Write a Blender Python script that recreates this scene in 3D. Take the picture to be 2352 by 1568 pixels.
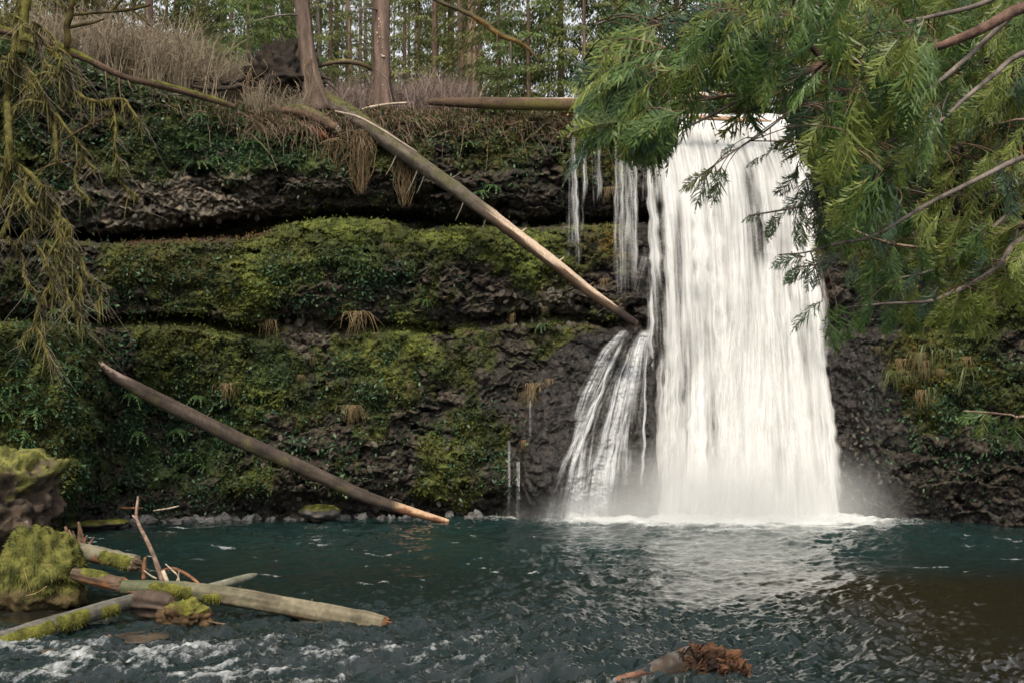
import bpy, math, random
import numpy as np
from math import radians as R

for o in list(bpy.data.objects):
    bpy.data.objects.remove(o)
SC = bpy.context.scene
COL = SC.collection
random.seed(7)
rng = np.random.default_rng(11)

# ------------------------------------------------------------------ camera
F, CU, CV, CAMZ = 2940.0, 1176.0, 784.0, 4.5
PITCH = math.atan(170.0 / F)
CP, SP = math.cos(PITCH), math.sin(PITCH)
cam_d = bpy.data.cameras.new('camera')
cam_d.lens = 45.0
cam_d.sensor_width = 36.0
cam_d.clip_start = 0.1
cam_d.clip_end = 1500
cam_d.dof.use_dof = True
cam_d.dof.focus_distance = 52.0
cam_d.dof.aperture_fstop = 9.0
cam = bpy.data.objects.new('camera', cam_d)
COL.objects.link(cam)
cam.location = (0, 0, CAMZ)
cam.rotation_euler = (R(90) + PITCH, 0, 0)
SC.camera = cam

# ------------------------------------------------------------------ sky, sun, exposure
SUN_EL, SUN_AZ = 50.0, 188.0          # azimuth clockwise from +Y (the view direction)
world = bpy.data.worlds.new('World')
SC.world = world
world.use_nodes = True
wn = world.node_tree
wn.nodes.clear()
w_out = wn.nodes.new('ShaderNodeOutputWorld')
w_bg = wn.nodes.new('ShaderNodeBackground')
w_sky = wn.nodes.new('ShaderNodeTexSky')
w_hsv = wn.nodes.new('ShaderNodeHueSaturation')
w_sky.sky_type = 'NISHITA'
w_sky.sun_disc = False
w_sky.sun_elevation = R(SUN_EL)
w_sky.sun_rotation = R(SUN_AZ)
w_sky.air_density = 1.0
w_sky.dust_density = 3.0
w_sky.ozone_density = 1.0
w_hsv.inputs['Saturation'].default_value = 0.14
w_bg.inputs['Strength'].default_value = 0.10
wn.links.new(w_sky.outputs[0], w_hsv.inputs['Color'])
wn.links.new(w_hsv.outputs[0], w_bg.inputs['Color'])
wn.links.new(w_bg.outputs[0], w_out.inputs['Surface'])

sun_d = bpy.data.lights.new('sun', 'SUN')
sun_d.energy = 1.5
sun_d.angle = R(10)
sun_d.color = (1.0, 0.88, 0.69)
sun = bpy.data.objects.new('sun', sun_d)
COL.objects.link(sun)
_az = R(SUN_AZ)
_to = np.array([math.sin(_az) * math.cos(R(SUN_EL)), math.cos(_az) * math.cos(R(SUN_EL)), math.sin(R(SUN_EL))])
sun.location = tuple(_to * 80)
from mathutils import Vector, Matrix
sun.rotation_euler = Vector(-_to).to_track_quat('-Z', 'Y').to_euler()

SC.view_settings.view_transform = 'Standard'
SC.view_settings.look = 'None'
SC.view_settings.gamma = 1.0
SC.view_settings.use_curve_mapping = False
SC.view_settings.exposure = 1.3
SC.render.engine = 'CYCLES'
SC.cycles.max_bounces = 7
SC.cycles.transparent_max_bounces = 14
SC.cycles.volume_bounces = 1
SC.cycles.use_denoising = True
SC.cycles.denoising_prefilter = 'ACCURATE'

# ------------------------------------------------------------------ picture point at a real depth -> place in the scene
def P(u, v, Y):
    u = np.asarray(u, float); v = np.asarray(v, float); Y = np.asarray(Y, float)
    s = (CV - v) / F
    t = Y / (CP - SP * s)
    return np.stack(np.broadcast_arrays(t * (u - CU) / F, Y, CAMZ + t * (SP + CP * s)), axis=-1)

def Pz(u, v, z=0.0):                       # point at height z seen at u, v
    s = (CV - v) / F
    t = (z - CAMZ) / (SP + CP * s)
    return np.array([t * (u - CU) / F, t * (CP - SP * s), z])

# ------------------------------------------------------------------ noise
_pr = np.random.default_rng(3)
_perm = _pr.permutation(256).astype(np.int64)
_perm = np.concatenate([_perm, _perm, _perm])
_g = _pr.normal(size=(256, 3)); _g /= np.linalg.norm(_g, axis=1)[:, None]

def perlin(p):
    p = np.asarray(p, float)
    sh = p.shape[:-1]
    p = p.reshape(-1, 3)
    i = np.floor(p).astype(np.int64)
    f = p - i
    i &= 255
    w = f * f * f * (f * (f * 6 - 15) + 10)
    out = 0
    for dx in (0, 1):
        wx = w[:, 0] if dx else 1 - w[:, 0]
        for dy in (0, 1):
            wy = w[:, 1] if dy else 1 - w[:, 1]
            for dz in (0, 1):
                wz = w[:, 2] if dz else 1 - w[:, 2]
                h = _perm[_perm[_perm[i[:, 0] + dx] + i[:, 1] + dy] + i[:, 2] + dz]
                g = _g[h]
                d = g[:, 0] * (f[:, 0] - dx) + g[:, 1] * (f[:, 1] - dy) + g[:, 2] * (f[:, 2] - dz)
                out = out + wx * wy * wz * d
    return (out * 1.6).reshape(sh)

def fbm(p, oct=4, gain=0.5, lac=2.03):
    a, s, tot = 1.0, 0.0, 0.0
    p = np.asarray(p, float)
    for k in range(oct):
        s = s + a * perlin(p + 17.3 * k); tot += a
        a *= gain; p = p * lac
    return s / tot

def worley(p, seed=0):
    """cell noise: nearest distance, gap to the second nearest, a random number for the cell"""
    p = np.asarray(p, float); sh = p.shape[:-1]; p = p.reshape(-1, 3)
    i = np.floor(p).astype(np.int64); f1 = np.full(len(p), 9.0); f2 = np.full(len(p), 9.0); cid = np.zeros(len(p))
    for dx in (-1, 0, 1):
        for dy in (-1, 0, 1):
            for dz in (-1, 0, 1):
                c = i + np.array([dx, dy, dz]); k = c & 255
                h = _perm[_perm[_perm[k[:, 0]] + k[:, 1]] + k[:, 2]]
                h2 = _perm[h + 57 + seed]; h3 = _perm[h2 + 101]
                q = c + np.stack([h, h2, h3], 1) / 256.0
                d = np.sqrt(((q - p) ** 2).sum(1))
                near = d < f1
                f2 = np.where(near, f1, np.minimum(f2, d)); cid = np.where(near, h3 / 256.0, cid); f1 = np.where(near, d, f1)
    return f1.reshape(sh), (f2 - f1).reshape(sh), cid.reshape(sh)

def sstep(x, a, b):
    t = np.clip((x - a) / (b - a), 0, 1)
    return t * t * (3 - 2 * t)

def blob(u, v, cu, cv, ru, rv):
    return np.exp(-(((u - cu) / ru) ** 2 + ((v - cv) / rv) ** 2) ** 1.5)

# ------------------------------------------------------------------ mesh building
class MB:
    def __init__(s):
        s.v, s.f, s.c, s.n = [], [], [], 0
    def add(s, v, f, c):
        v = np.asarray(v, float).reshape(-1, 3)
        c = np.asarray(c, float)
        if c.ndim == 1:
            c = np.broadcast_to(c, (len(v), 3))
        s.v.append(v); s.c.append(c)
        for a in (f if isinstance(f, (list, tuple)) else [f]):
            a = np.asarray(a, np.int64)
            if len(a): s.f.append(a + s.n)
        s.n += len(v)
    def mesh(s, name, mat, smooth=True, extra=None):
        v = np.concatenate(s.v); c = np.concatenate(s.c)
        me = bpy.data.meshes.new(name)
        me.vertices.add(len(v)); me.vertices.foreach_set('co', v.astype(np.float32).ravel())
        li = np.concatenate([a.ravel() for a in s.f])
        lt = np.concatenate([np.full(len(a), a.shape[1]) for a in s.f])
        me.loops.add(len(li)); me.loops.foreach_set('vertex_index', li.astype(np.int32))
        me.polygons.add(len(lt))
        me.polygons.foreach_set('loop_start', np.concatenate([[0], np.cumsum(lt)[:-1]]).astype(np.int32))
        me.polygons.foreach_set('loop_total', lt.astype(np.int32))
        me.polygons.foreach_set('use_smooth', np.full(len(lt), smooth))
        me.update(calc_edges=True)
        at = me.attributes.new('Col', 'FLOAT_COLOR', 'POINT')
        rgba = np.ones((len(v), 4), np.float32); rgba[:, :3] = c
        at.data.foreach_set('color', rgba.ravel())
        if extra:
            for k, arr in extra.items():
                arr = np.asarray(arr, np.float32)
                if arr.ndim == 2:
                    a2 = me.attributes.new(k, 'FLOAT_VECTOR', 'POINT'); a2.data.foreach_set('vector', arr.ravel())
                else:
                    a2 = me.attributes.new(k, 'FLOAT', 'POINT'); a2.data.foreach_set('value', arr)
        if mat: me.materials.append(mat)
        return me
    def build(s, name, mat, parent=None, smooth=True, extra=None, origin=None):
        if origin is not None:
            s.v = [a - np.asarray(origin) for a in s.v]
        o = link(name, s.mesh(name, mat, smooth, extra), parent)
        if origin is not None: o.location = tuple(origin)
        return o

def link(name, me, parent=None):
    o = bpy.data.objects.new(name, me)
    COL.objects.link(o)
    if parent is not None:
        o.parent = parent
        o.location = tuple(-np.array(parent.location)) if parent.type == 'EMPTY' and parent.parent is None else (0, 0, 0)
    return o

def thing(name, label, cat, loc=(0, 0, 0), group=None):
    o = link(name, None)
    o.empty_display_size = 0.3
    o.location = tuple(float(a) for a in loc)
    return tag(o, label, cat, group)

def tag(o, label=None, cat=None, group=None, kind=None):
    if label: o['label'] = label
    if cat: o['category'] = cat
    if group: o['group'] = group
    if kind: o['kind'] = kind
    return o

def grid_faces(nr, nc, wrap=False):
    r = np.arange(nr - 1)[:, None]; c = np.arange(nc if wrap else nc - 1)[None, :]
    c2 = (c + 1) % nc
    return np.stack([r * nc + c, r * nc + c2, (r + 1) * nc + c2, (r + 1) * nc + c], -1).reshape(-1, 4)

def resample(pts, step):
    pts = np.asarray(pts, float)
    d = np.concatenate([[0], np.cumsum(np.linalg.norm(np.diff(pts[:, :3], axis=0), axis=1))])
    n = max(2, int(math.ceil(d[-1] / step)) + 1)
    t = np.linspace(0, d[-1], n)
    # smooth interpolation (Catmull-Rom through the given points)
    k = np.clip(np.searchsorted(d, t, side='right') - 1, 0, len(d) - 2)
    w = ((t - d[k]) / np.maximum(d[k + 1] - d[k], 1e-9))[:, None]
    p1, p2 = pts[k], pts[k + 1]
    p0 = np.where((k > 0)[:, None], pts[np.maximum(k - 1, 0)], 2 * p1 - p2)
    p3 = np.where((k < len(d) - 2)[:, None], pts[np.minimum(k + 2, len(d) - 1)], 2 * p2 - p1)
    q = 0.5 * (2 * p1 + (p2 - p0) * w + (2 * p0 - 5 * p1 + 4 * p2 - p3) * w ** 2 + (3 * p1 - p0 - 3 * p2 + p3) * w ** 3)
    return q, t

def frames(p):
    t = np.gradient(p, axis=0); t /= np.maximum(np.linalg.norm(t, axis=1), 1e-9)[:, None]
    up = np.array([0, 0, 1.0])
    if abs(t[:, 2]).mean() > 0.75: up = np.array([0, -1.0, 0])
    a = np.cross(t, up); a /= np.maximum(np.linalg.norm(a, axis=1), 1e-6)[:, None]
    b = np.cross(a, t)
    return t, a, b                       # b points up, a towards the viewer when the log runs left to right

def tube(p, r, ns=8, lump=0.0, lump_s=1.0, seed=0.0, cap=True):
    """ring tube; returns verts, faces, angle (rings x ns) with angle 90 deg = up"""
    p = np.asarray(p, float); n = len(p)
    r = np.broadcast_to(np.asarray(r, float), (n,))
    t, a, b = frames(p)
    th = np.linspace(0, 2 * math.pi, ns, endpoint=False)
    d = a[:, None, :] * np.cos(th)[None, :, None] + b[:, None, :] * np.sin(th)[None, :, None]
    rr = np.repeat(r[:, None], ns, 1)
    if lump:
        q = p[:, None, :] + d * rr[..., None]
        rr = rr * (1 + lump * fbm(q * lump_s + seed, 3))
    v = (p[:, None, :] + d * rr[..., None]).reshape(-1, 3)
    f = [grid_faces(n, ns, True)]
    if cap:
        c0 = len(v); v = np.concatenate([v, p[:1], p[-1:]])
        k = np.arange(ns); k2 = (k + 1) % ns
        f.append(np.stack([k2, k, np.full(ns, c0)], 1))
        o = (n - 1) * ns
        f.append(np.stack([o + k, o + k2, np.full(ns, c0 + 1)], 1))
    return v, f, th

def mix(a, b, t):
    t = np.asarray(t, float)[..., None]
    return np.asarray(a, float) * (1 - t) + np.asarray(b, float) * t

# ------------------------------------------------------------------ materials
def new_mat(name):
    m = bpy.data.materials.new(name); m.use_nodes = True
    nt = m.node_tree; nt.nodes.clear()
    out = nt.nodes.new('ShaderNodeOutputMaterial')
    return m, nt, out

def N(nt, typ, **kw):
    n = nt.nodes.new(typ)
    for k, v in kw.items():
        if k.startswith('i_'):
            n.inputs[k[2:].replace('_', ' ')].default_value = v
        else:
            setattr(n, k, v)
    return n

def col_mat(name, rough=0.85, bump=0.3, bscale=12.0, bdist=0.05, var=0.5, vscale=4.0, spec=0.3, stretch=None, translucent=0.0, sheen=0.0):
    """takes its colour from the mesh, adds grain and fine relief"""
    m, nt, out = new_mat(name)
    bs = N(nt, 'ShaderNodeBsdfPrincipled')
    bs.inputs['Roughness'].default_value = rough
    bs.inputs['Specular IOR Level'].default_value = spec
    at = N(nt, 'ShaderNodeAttribute', attribute_name='Col')
    tc = N(nt, 'ShaderNodeTexCoord')
    src = tc.outputs['Object']
    if stretch:
        mp = N(nt, 'ShaderNodeMapping'); mp.inputs['Scale'].default_value = stretch
        nt.links.new(src, mp.inputs['Vector']); src = mp.outputs[0]
    base = at.outputs['Color']
    if var:
        n1 = N(nt, 'ShaderNodeTexNoise'); n1.inputs['Scale'].default_value = vscale; n1.inputs['Detail'].default_value = 6; n1.inputs['Roughness'].default_value = 0.7
        nt.links.new(src, n1.inputs['Vector'])
        mr = N(nt, 'ShaderNodeMapRange'); mr.inputs['From Min'].default_value = 0.25; mr.inputs['From Max'].default_value = 0.75
        mr.inputs['To Min'].default_value = 1 - var; mr.inputs['To Max'].default_value = 1 + var
        nt.links.new(n1.outputs['Fac'], mr.inputs['Value'])
        mx = N(nt, 'ShaderNodeMix', data_type='RGBA', blend_type='MULTIPLY'); mx.inputs['Factor'].default_value = 1
        nt.links.new(base, mx.inputs['A']); nt.links.new(mr.outputs[0], mx.inputs['B'])
        base = mx.outputs['Result']
    nt.links.new(base, bs.inputs['Base Color'])
    if bump:
        n2 = N(nt, 'ShaderNodeTexNoise'); n2.inputs['Scale'].default_value = bscale; n2.inputs['Detail'].default_value = 5; n2.inputs['Roughness'].default_value = 0.65
        nt.links.new(src, n2.inputs['Vector'])
        bp = N(nt, 'ShaderNodeBump'); bp.inputs['Strength'].default_value = bump; bp.inputs['Distance'].default_value = bdist
        nt.links.new(n2.outputs['Fac'], bp.inputs['Height']); nt.links.new(bp.outputs[0], bs.inputs['Normal'])
    sh = bs.outputs[0]
    if translucent:
        tr = N(nt, 'ShaderNodeBsdfTranslucent'); nt.links.new(base, tr.inputs['Color'])
        ms = N(nt, 'ShaderNodeMixShader'); ms.inputs[0].default_value = translucent
        nt.links.new(bs.outputs[0], ms.inputs[1]); nt.links.new(tr.outputs[0], ms.inputs[2]); sh = ms.outputs[0]
    nt.links.new(sh, out.inputs['Surface'])
    return m

M_ROCK = col_mat('mossy_rock', rough=0.8, bump=0.6, bscale=9, bdist=0.08, var=0.55, vscale=6)
M_WET = col_mat('wet_rock', rough=0.38, bump=0.7, bscale=8, bdist=0.08, var=0.5, vscale=5, spec=0.5)
M_BARK = col_mat('bark', rough=0.9, bump=0.7, bscale=7, bdist=0.06, var=0.45, vscale=5, stretch=(3, 3, 0.5))
M_LOG = col_mat('weathered_wood', rough=0.75, bump=0.5, bscale=14, bdist=0.02, var=0.4, vscale=9)
M_MOSS = col_mat('moss', rough=0.95, bump=0.8, bscale=26, bdist=0.05, var=0.5, vscale=14, spec=0.1)
M_LEAF = col_mat('leaf', rough=0.5, bump=0.0, var=0.3, vscale=3, spec=0.35, translucent=0.3)
M_NEEDLE = col_mat('needles', rough=0.6, bump=0.0, var=0.4, vscale=0.6, spec=0.25, translucent=0.45)
M_FROND = col_mat('frond', rough=0.45, bump=0.0, var=0.25, vscale=8, spec=0.45, translucent=0.42)
M_TWIG = col_mat('twig', rough=0.85, bump=0.0, var=0.3, vscale=3, spec=0.2)
M_SOIL = col_mat('soil', rough=0.95, bump=0.6, bscale=5, bdist=0.1, var=0.5, vscale=2)
# ================================================================== the cliff
def cliff_lines(u):
    I = lambda *kv: np.interp(u, kv[0::2], kv[1::2])
    base = I(-400, 45, -100, 49.5, 0, 51.5, 150, 53.5, 400, 56, 800, 58, 1200, 59.5, 1450, 61, 1700, 61.5, 1880, 60.5, 2000, 58, 2200, 55, 2352, 53, 2750, 45)
    vt = I(-400, 90, -100, 100, 0, 100, 150, 135, 300, 186, 530, 250, 620, 262, 820, 262, 1000, 262, 1300, 266, 1450, 270, 1800, 270, 1870, 262, 1930, 230, 2050, 180, 2352, 110, 2750, 70)
    vo = I(-400, 520, 150, 541, 250, 545, 330, 538, 400, 532, 480, 518, 560, 505, 700, 500, 850, 494, 950, 500, 1050, 512, 1200, 516, 1300, 505, 1450, 502, 1900, 500, 2750, 480)
    vl = I(-400, 538, 60, 548, 160, 550, 260, 557, 330, 550, 450, 545, 560, 543, 610, 532, 650, 516, 720, 503, 820, 499, 880, 503, 920, 514, 960, 527, 1000, 521, 1100, 517, 1200, 521, 1300, 516, 1450, 511, 1900, 515, 2750, 500)
    v2 = I(-400, 720, 150, 728, 260, 730, 330, 727, 430, 722, 530, 742, 600, 752, 660, 728, 740, 738, 850, 742, 1000, 744, 1150, 728, 1250, 716, 1380, 735, 1900, 740, 2750, 740)
    a2 = I(-400, .4, 200, .5, 280, 1.0, 430, .9, 520, 1.2, 610, 1.1, 680, .5, 900, .6, 1050, .35, 1250, .6, 1380, .5, 1500, .2, 2750, .2)
    amp = I(-400, .5, 100, .75, 260, 1, 1450, 1, 1850, .9, 1950, .55, 2750, .4)
    return base, vt, vo, vl, v2, a2, amp

uu = np.concatenate([np.linspace(-380, -45, 46), np.linspace(-42, 2394, 960), np.linspace(2400, 2740, 44)])
NR = 440
base, vt, vo, vl, v2, a2, amp = cliff_lines(uu)
s_rows = np.linspace(0, 1, NR)
VV = vt[None, :] + s_rows[:, None] * (1228 - vt[None, :])
UU = np.repeat(uu[None, :], NR, 0)
# wobble the ledge lines so that they do not run like drawn curves
wob = 5.0 * fbm(np.stack([uu / 60, uu * 0, uu * 0 + 5], -1), 4) + 3.0 * perlin(np.stack([uu / 14, uu * 0, uu * 0 + 9], -1))
wob2 = 7.0 * fbm(np.stack([uu / 55, uu * 0, uu * 0 + 25], -1), 4) + 4.0 * perlin(np.stack([uu / 16, uu * 0, uu * 0 + 39], -1))
OFF = np.zeros_like(VV)
EL = np.interp(uu, [480, 700, 1050, 1300], [0, 1, .8, .6])
for j in range(len(uu)):
    L = vl[j] + 0.6 * wob[j]; O = min(vo[j] + wob[j], L - 3); S = v2[j] + wob2[j]; A = amp[j]; B = a2[j]
    kv = [vt[j] - 1, vt[j] + 14, vt[j] + 45, O - 95, O - 50, O - 22, O - 7, O, L - 1.5, L + 1, L + 8, L + 30, L + 90, S - 50, S - 8, S, S + 12, S + 20, S + 34, S + 120, 1110, 1150, 1175, 1230]
    ko = [0.9, 0.25, -0.1, -0.5 * A, (-.4 + .5 * EL[j]) * A, (-.15 + 1.0 * EL[j]) * A, (.7 + 1.2 * EL[j]) * A, 3.0 * A, 3.4 * A, 0.5 * A, -0.5 * A, -1.1 * A, -1.45 * A, -1.2 * A, -0.9 * A, -0.9 * A + 1.5 * B, -0.9 * A + 1.7 * B, -0.9 * A + 0.5 * B, -1.35 * A, -1.8 * A, -2.3 * A, -1.7 * A, -1.2 * A, -1.2 * A]
    OFF[:, j] = np.interp(VV[:, j], kv, ko)
YY = base[None, :] + OFF
# left hump that stands forward, with a dark hollow to its right
eh = np.interp(VV, [700, 736, 745, 760, 800, 840, 900, 1000, 1100, 1200], [-60, 60, 185, 212, 230, 243, 246, 240, 218, 185])
eh = eh + 42 * fbm(np.stack([UU / 60, VV / 42, UU * 0 + 3], -1), 5)
hump = sstep(eh - UU, -6, 30) * sstep(VV, 734, 746)
YY -= hump * (1.7 + 1.3 * sstep(eh - UU, 0, 90) + 0.6 * sstep(VV, 740, 900))
YY += 2.4 * blob(UU, VV, 380, 1030, 190, 150) * (1 - hump)
# smooth dark apron of rock below the side cascade
ea = np.interp(VV, [735, 752, 770, 800, 900, 1000, 1100, 1230], [1480, 1400, 1322, 1275, 1222, 1192, 1172, 1160])
ea = ea + 8 * fbm(np.stack([UU / 40, VV / 40, UU * 0 + 13], -1), 3)
apron = sstep(UU - ea, -30, 60) * sstep(VV, 742, 762) * sstep(1530 - UU, 0, 40)
YY -= apron * (0.5 + 2.5 * np.clip((VV - 750) / 440, 0, 1) ** 0.8)
# big boss of mossy rock on the middle ledge
YY -= 0.9 * blob(UU, VV, 750, 600, 150, 110)
YY -= 0.7 * blob(UU, VV, 560, 690, 70, 90)
YY += 0.8 * blob(UU, VV, 1915, 445, 40, 70)
PT = P(UU, VV, YY)
# --- where rock is bare
nl = fbm(PT * 0.42, 4)
nm = fbm(PT * 1.3 + 40, 4)
drip = perlin(PT * np.array([1.9, 1.9, .38]) + 140)
rock = 0.34 + 1.1 * nl + 0.55 * nm + .42 * drip
rock += 0.75 * blob(UU, VV, 390, 470, 260, 62) * sstep(VV, 400, 450)
rock += 0.60 * blob(UU, VV, 950, 450, 480, 60)
rock += 0.40 * blob(UU, VV, 830, 1080, 260, 120)
rock += 0.30 * blob(UU, VV, 760, 690, 140, 40) + 0.35 * blob(UU, VV, 700, 765, 90, 40) + 0.45 * blob(UU, VV, 1290, 690, 130, 60)
rock += 0.45 * blob(UU, VV, 1150, 900, 160, 80) + 0.35 * blob(UU, VV, 1090, 640, 90, 50)
rock += 1.6 * apron + 1.6 * sstep(UU, 1440, 1480) * sstep(1960 - UU, 0, 60)
rock += 1.1 * blob(UU, VV, 1960, 960, 95, 260) + 0.5 * blob(UU, VV, 2050, 1080, 160, 90) + 0.5 * blob(UU, VV, 2250, 1080, 180, 100)
rock += 0.5 * sstep(VV, 1110, 1170)
rock -= 0.75 * blob(UU, VV, 470, 620, 260, 70) + 0.8 * blob(UU, VV, 760, 545, 170, 55) + 0.5 * blob(UU, VV, 1130, 560, 200, 45)
rock -= 0.6 * blob(UU, VV, 500, 830, 190, 120) + 0.6 * blob(UU, VV, 920, 800, 130, 60) + 0.4 * blob(UU, VV, 1250, 610, 90, 60)
rock -= 0.6 * hump + 0.35 * blob(UU, VV, 560, 330, 260, 70) + 0.3 * blob(UU, VV, 1080, 340, 200, 60)
rock -= 0.4 * blob(UU, VV, 1040, 1050, 70, 160) + 0.7 * blob(UU, VV, 2140, 860, 90, 110)
rockm = sstep(rock, 0.12, 0.62)
wet = np.clip(1.2 * apron + 1.2 * blob(UU, VV, 1960, 960, 110, 270) + sstep(UU, 1440, 1500) * sstep(1930 - UU, 0, 60) + 0.6 * sstep(VV, 1120, 1180) + .5 * blob(UU, VV, 1150, 960, 120, 160), 0, 1)
# --- relief
mo = 1 - rockm
bil = np.abs(perlin(PT * 0.75)) + 0.55 * np.abs(perlin(PT * np.array([1.6, 1.6, 1.9]) + 9))
disp = -mo * 0.62 * (bil - 0.35)
disp -= mo * 0.24 * (np.abs(perlin(PT * 3.3 + 4)) - 0.2) + mo * 0.13 * perlin(PT * 7.5)
fac = np.abs(perlin(PT * np.array([0.7, 0.7, 1.1]) + 60)) * 0.9 + 0.6 * np.abs(perlin(PT * np.array([1.7, 1.7, 2.6]) + 70))
bed = perlin(PT * np.array([0.28, 0.28, 2.2]) + 31)
wp = PT + .25 * np.stack([perlin(PT * 1.1 + 5), perlin(PT * 1.1 + 15), perlin(PT * 1.1 + 25)], -1)
_, gA, cA = worley(wp * np.array([.62, .62, 1.7])); _, gB, cB = worley(wp * np.array([1.7, 1.7, 4.2]), 9)
blk = -.62 * (cA - .4) - .22 * (cB - .5) + .22 * (1 - sstep(gA, .0, .10)) + .07 * (1 - sstep(gB, 0, .10))
disp += rockm * (1 - .72 * wet) * blk * .9 + mo * .22 * blk
disp += rockm * (1 - 0.75 * wet) * (0.25 * (fac - 0.4) + 0.28 * bed + 0.22 * (np.abs(perlin(PT * 4.2 + 2)) - 0.2) + 0.10 * perlin(PT * 9.0))
disp += rockm * wet * (0.30 * (np.abs(perlin(PT * 1.1 + 77)) - 0.25) + 0.16 * perlin(PT * 3.1) + 0.12 * (np.abs(perlin(PT * 6.5)) - 0.2) + 0.05 * perlin(PT * 14.0))
disp += 0.5 * nl
gaps = fbm(PT * np.array([0.8, 0.8, 1.5]) + 91, 3)           # pockets and holes
disp += 0.9 * sstep(gaps, 0.30, 0.5) * (1 - wet)
keep = sstep(s_rows, 0.0, 0.015)[:, None]
disp *= keep * np.interp(UU, [-380, -42, 2394, 2740], [1, 1, 1, 1])
YC = YY + disp
PC = P(UU, VV, YC)
PC[..., 2] += 0.10 * perlin(PT * 2.6 + 120) * keep + 0.06 * perlin(PT * 6.1 + 130) * keep
# --- colours of the material itself
n1 = fbm(PT * 2.2 + 11, 4); n2 = fbm(PT * 0.8 + 51, 3); n3 = fbm(PT * 6.0 + 71, 3)
# how much a spot faces up
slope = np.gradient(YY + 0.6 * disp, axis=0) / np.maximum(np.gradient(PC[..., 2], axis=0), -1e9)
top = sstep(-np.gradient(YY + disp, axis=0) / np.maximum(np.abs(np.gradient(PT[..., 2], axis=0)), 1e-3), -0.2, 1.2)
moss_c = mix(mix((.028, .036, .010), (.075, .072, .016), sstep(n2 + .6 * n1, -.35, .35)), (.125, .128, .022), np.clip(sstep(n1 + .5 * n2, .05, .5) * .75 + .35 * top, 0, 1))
brown = np.clip(.55 * blob(UU, VV, 1090, 340, 240, 70) + .65 * blob(UU, VV, 420, 590, 200, 60) + .35 * sstep(n2, 0.0, 0.35) + .4 * blob(UU, VV, 1200, 760, 160, 50), 0, .85)
moss_c = mix(moss_c, (.070, .048, .017), brown * sstep(n3 + n1, -.3, .3))
bright = np.clip(.75 * blob(UU, VV, 760, 525, 190, 32) + .6 * blob(UU, VV, 580, 640, 60, 100) + .6 * blob(UU, VV, 1240, 600, 90, 60) + .5 * blob(UU, VV, 1060, 540, 160, 25) + .5 * blob(UU, VV, 920, 790, 90, 35) + .35 * blob(UU, VV, 610, 950, 60, 120), 0, 1)
moss_c = mix(moss_c, (.150, .158, .024), bright * sstep(n1 + .5 * n3, -.45, .25))
green = np.clip(.7 * blob(UU, VV, 560, 330, 260, 90) + .5 * blob(UU, VV, 620, 840, 60, 60) + .7 * blob(UU, VV, 390, 1040, 190, 140) + .4 * blob(UU, VV, 840, 620, 130, 60), 0, .9)
moss_c = mix(moss_c, (.030, .058, .018), green)
rust = np.clip(.95 * blob(UU, VV, 1415, 560, 80, 55) + .7 * blob(UU, VV, 2110, 850, 60, 90) + .5 * blob(UU, VV, 2040, 690, 180, 40) + .35 * blob(UU, VV, 1380, 420, 70, 60), 0, 1)
moss_c = mix(moss_c, (.130, .070, .013), rust * sstep(n1, -.4, .3))
rock_c = mix((.020, .017, .014), (.090, .076, .060), np.clip(sstep(n1 + .8 * n3, -.25, .55) * .8 + .35 * (cB - .5) + .25 * (cA - .5), 0, 1))
pale = np.clip(1.0 * blob(UU, VV, 340, 460, 260, 80) + .5 * blob(UU, VV, 690, 770, 90, 45) + .25 * blob(UU, VV, 1280, 690, 120, 60), 0, 1)
rock_c = mix(rock_c, mix((.07, .062, .052), (.22, .195, .16), sstep(n3 + n1, -.25, .4)), pale)
rock_c = mix(rock_c, mix((.010, .009, .009), (.048, .043, .042), sstep(n3 + .7 * n1, -.3, .5)), wet)
redsoil = np.zeros_like(UU)
for a_, b_, c_ in ((270, 640, 0), (500, 590, 1)):
    lim = (vl if c_ == 0 else v2 + 8)[None, :]
    redsoil = np.maximum(redsoil, sstep(UU, a_, a_ + 40) * sstep(b_ - UU, 0, 40) * np.exp(-((VV - lim - 3) / 8.0) ** 2))
moss_c = moss_c * np.array([.76, .82, .95]) * (.78 + .75 * sstep(fbm(PT * .55 + 300, 3), -.3, .35))[..., None]
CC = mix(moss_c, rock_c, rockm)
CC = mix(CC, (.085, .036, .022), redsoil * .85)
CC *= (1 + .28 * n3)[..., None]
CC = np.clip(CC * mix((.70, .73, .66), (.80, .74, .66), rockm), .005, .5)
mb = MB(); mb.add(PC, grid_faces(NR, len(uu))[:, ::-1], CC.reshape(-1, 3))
# one rock material, wetter and shinier where water runs
m, nt, out = new_mat('cliff_rock')
bs = N(nt, 'ShaderNodeBsdfPrincipled'); bs.inputs['Specular IOR Level'].default_value = .35
at = N(nt, 'ShaderNodeAttribute', attribute_name='Col'); aw = N(nt, 'ShaderNodeAttribute', attribute_name='wet')
tc = N(nt, 'ShaderNodeTexCoord')
na = N(nt, 'ShaderNodeTexNoise'); na.inputs['Scale'].default_value = 5; na.inputs['Detail'].default_value = 7; na.inputs['Roughness'].default_value = .75
nb = N(nt, 'ShaderNodeTexNoise'); nb.inputs['Scale'].default_value = 9; nb.inputs['Detail'].default_value = 5; nb.inputs['Roughness'].default_value = .7
mr = N(nt, 'ShaderNodeMapRange'); mr.inputs['From Min'].default_value = .28; mr.inputs['From Max'].default_value = .72; mr.inputs['To Min'].default_value = .35; mr.inputs['To Max'].default_value = 1.65
mx = N(nt, 'ShaderNodeMix', data_type='RGBA', blend_type='MULTIPLY'); mx.inputs['Factor'].default_value = 1
mr2 = N(nt, 'ShaderNodeMapRange'); mr2.inputs['To Min'].default_value = .9; mr2.inputs['To Max'].default_value = .33
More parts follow.
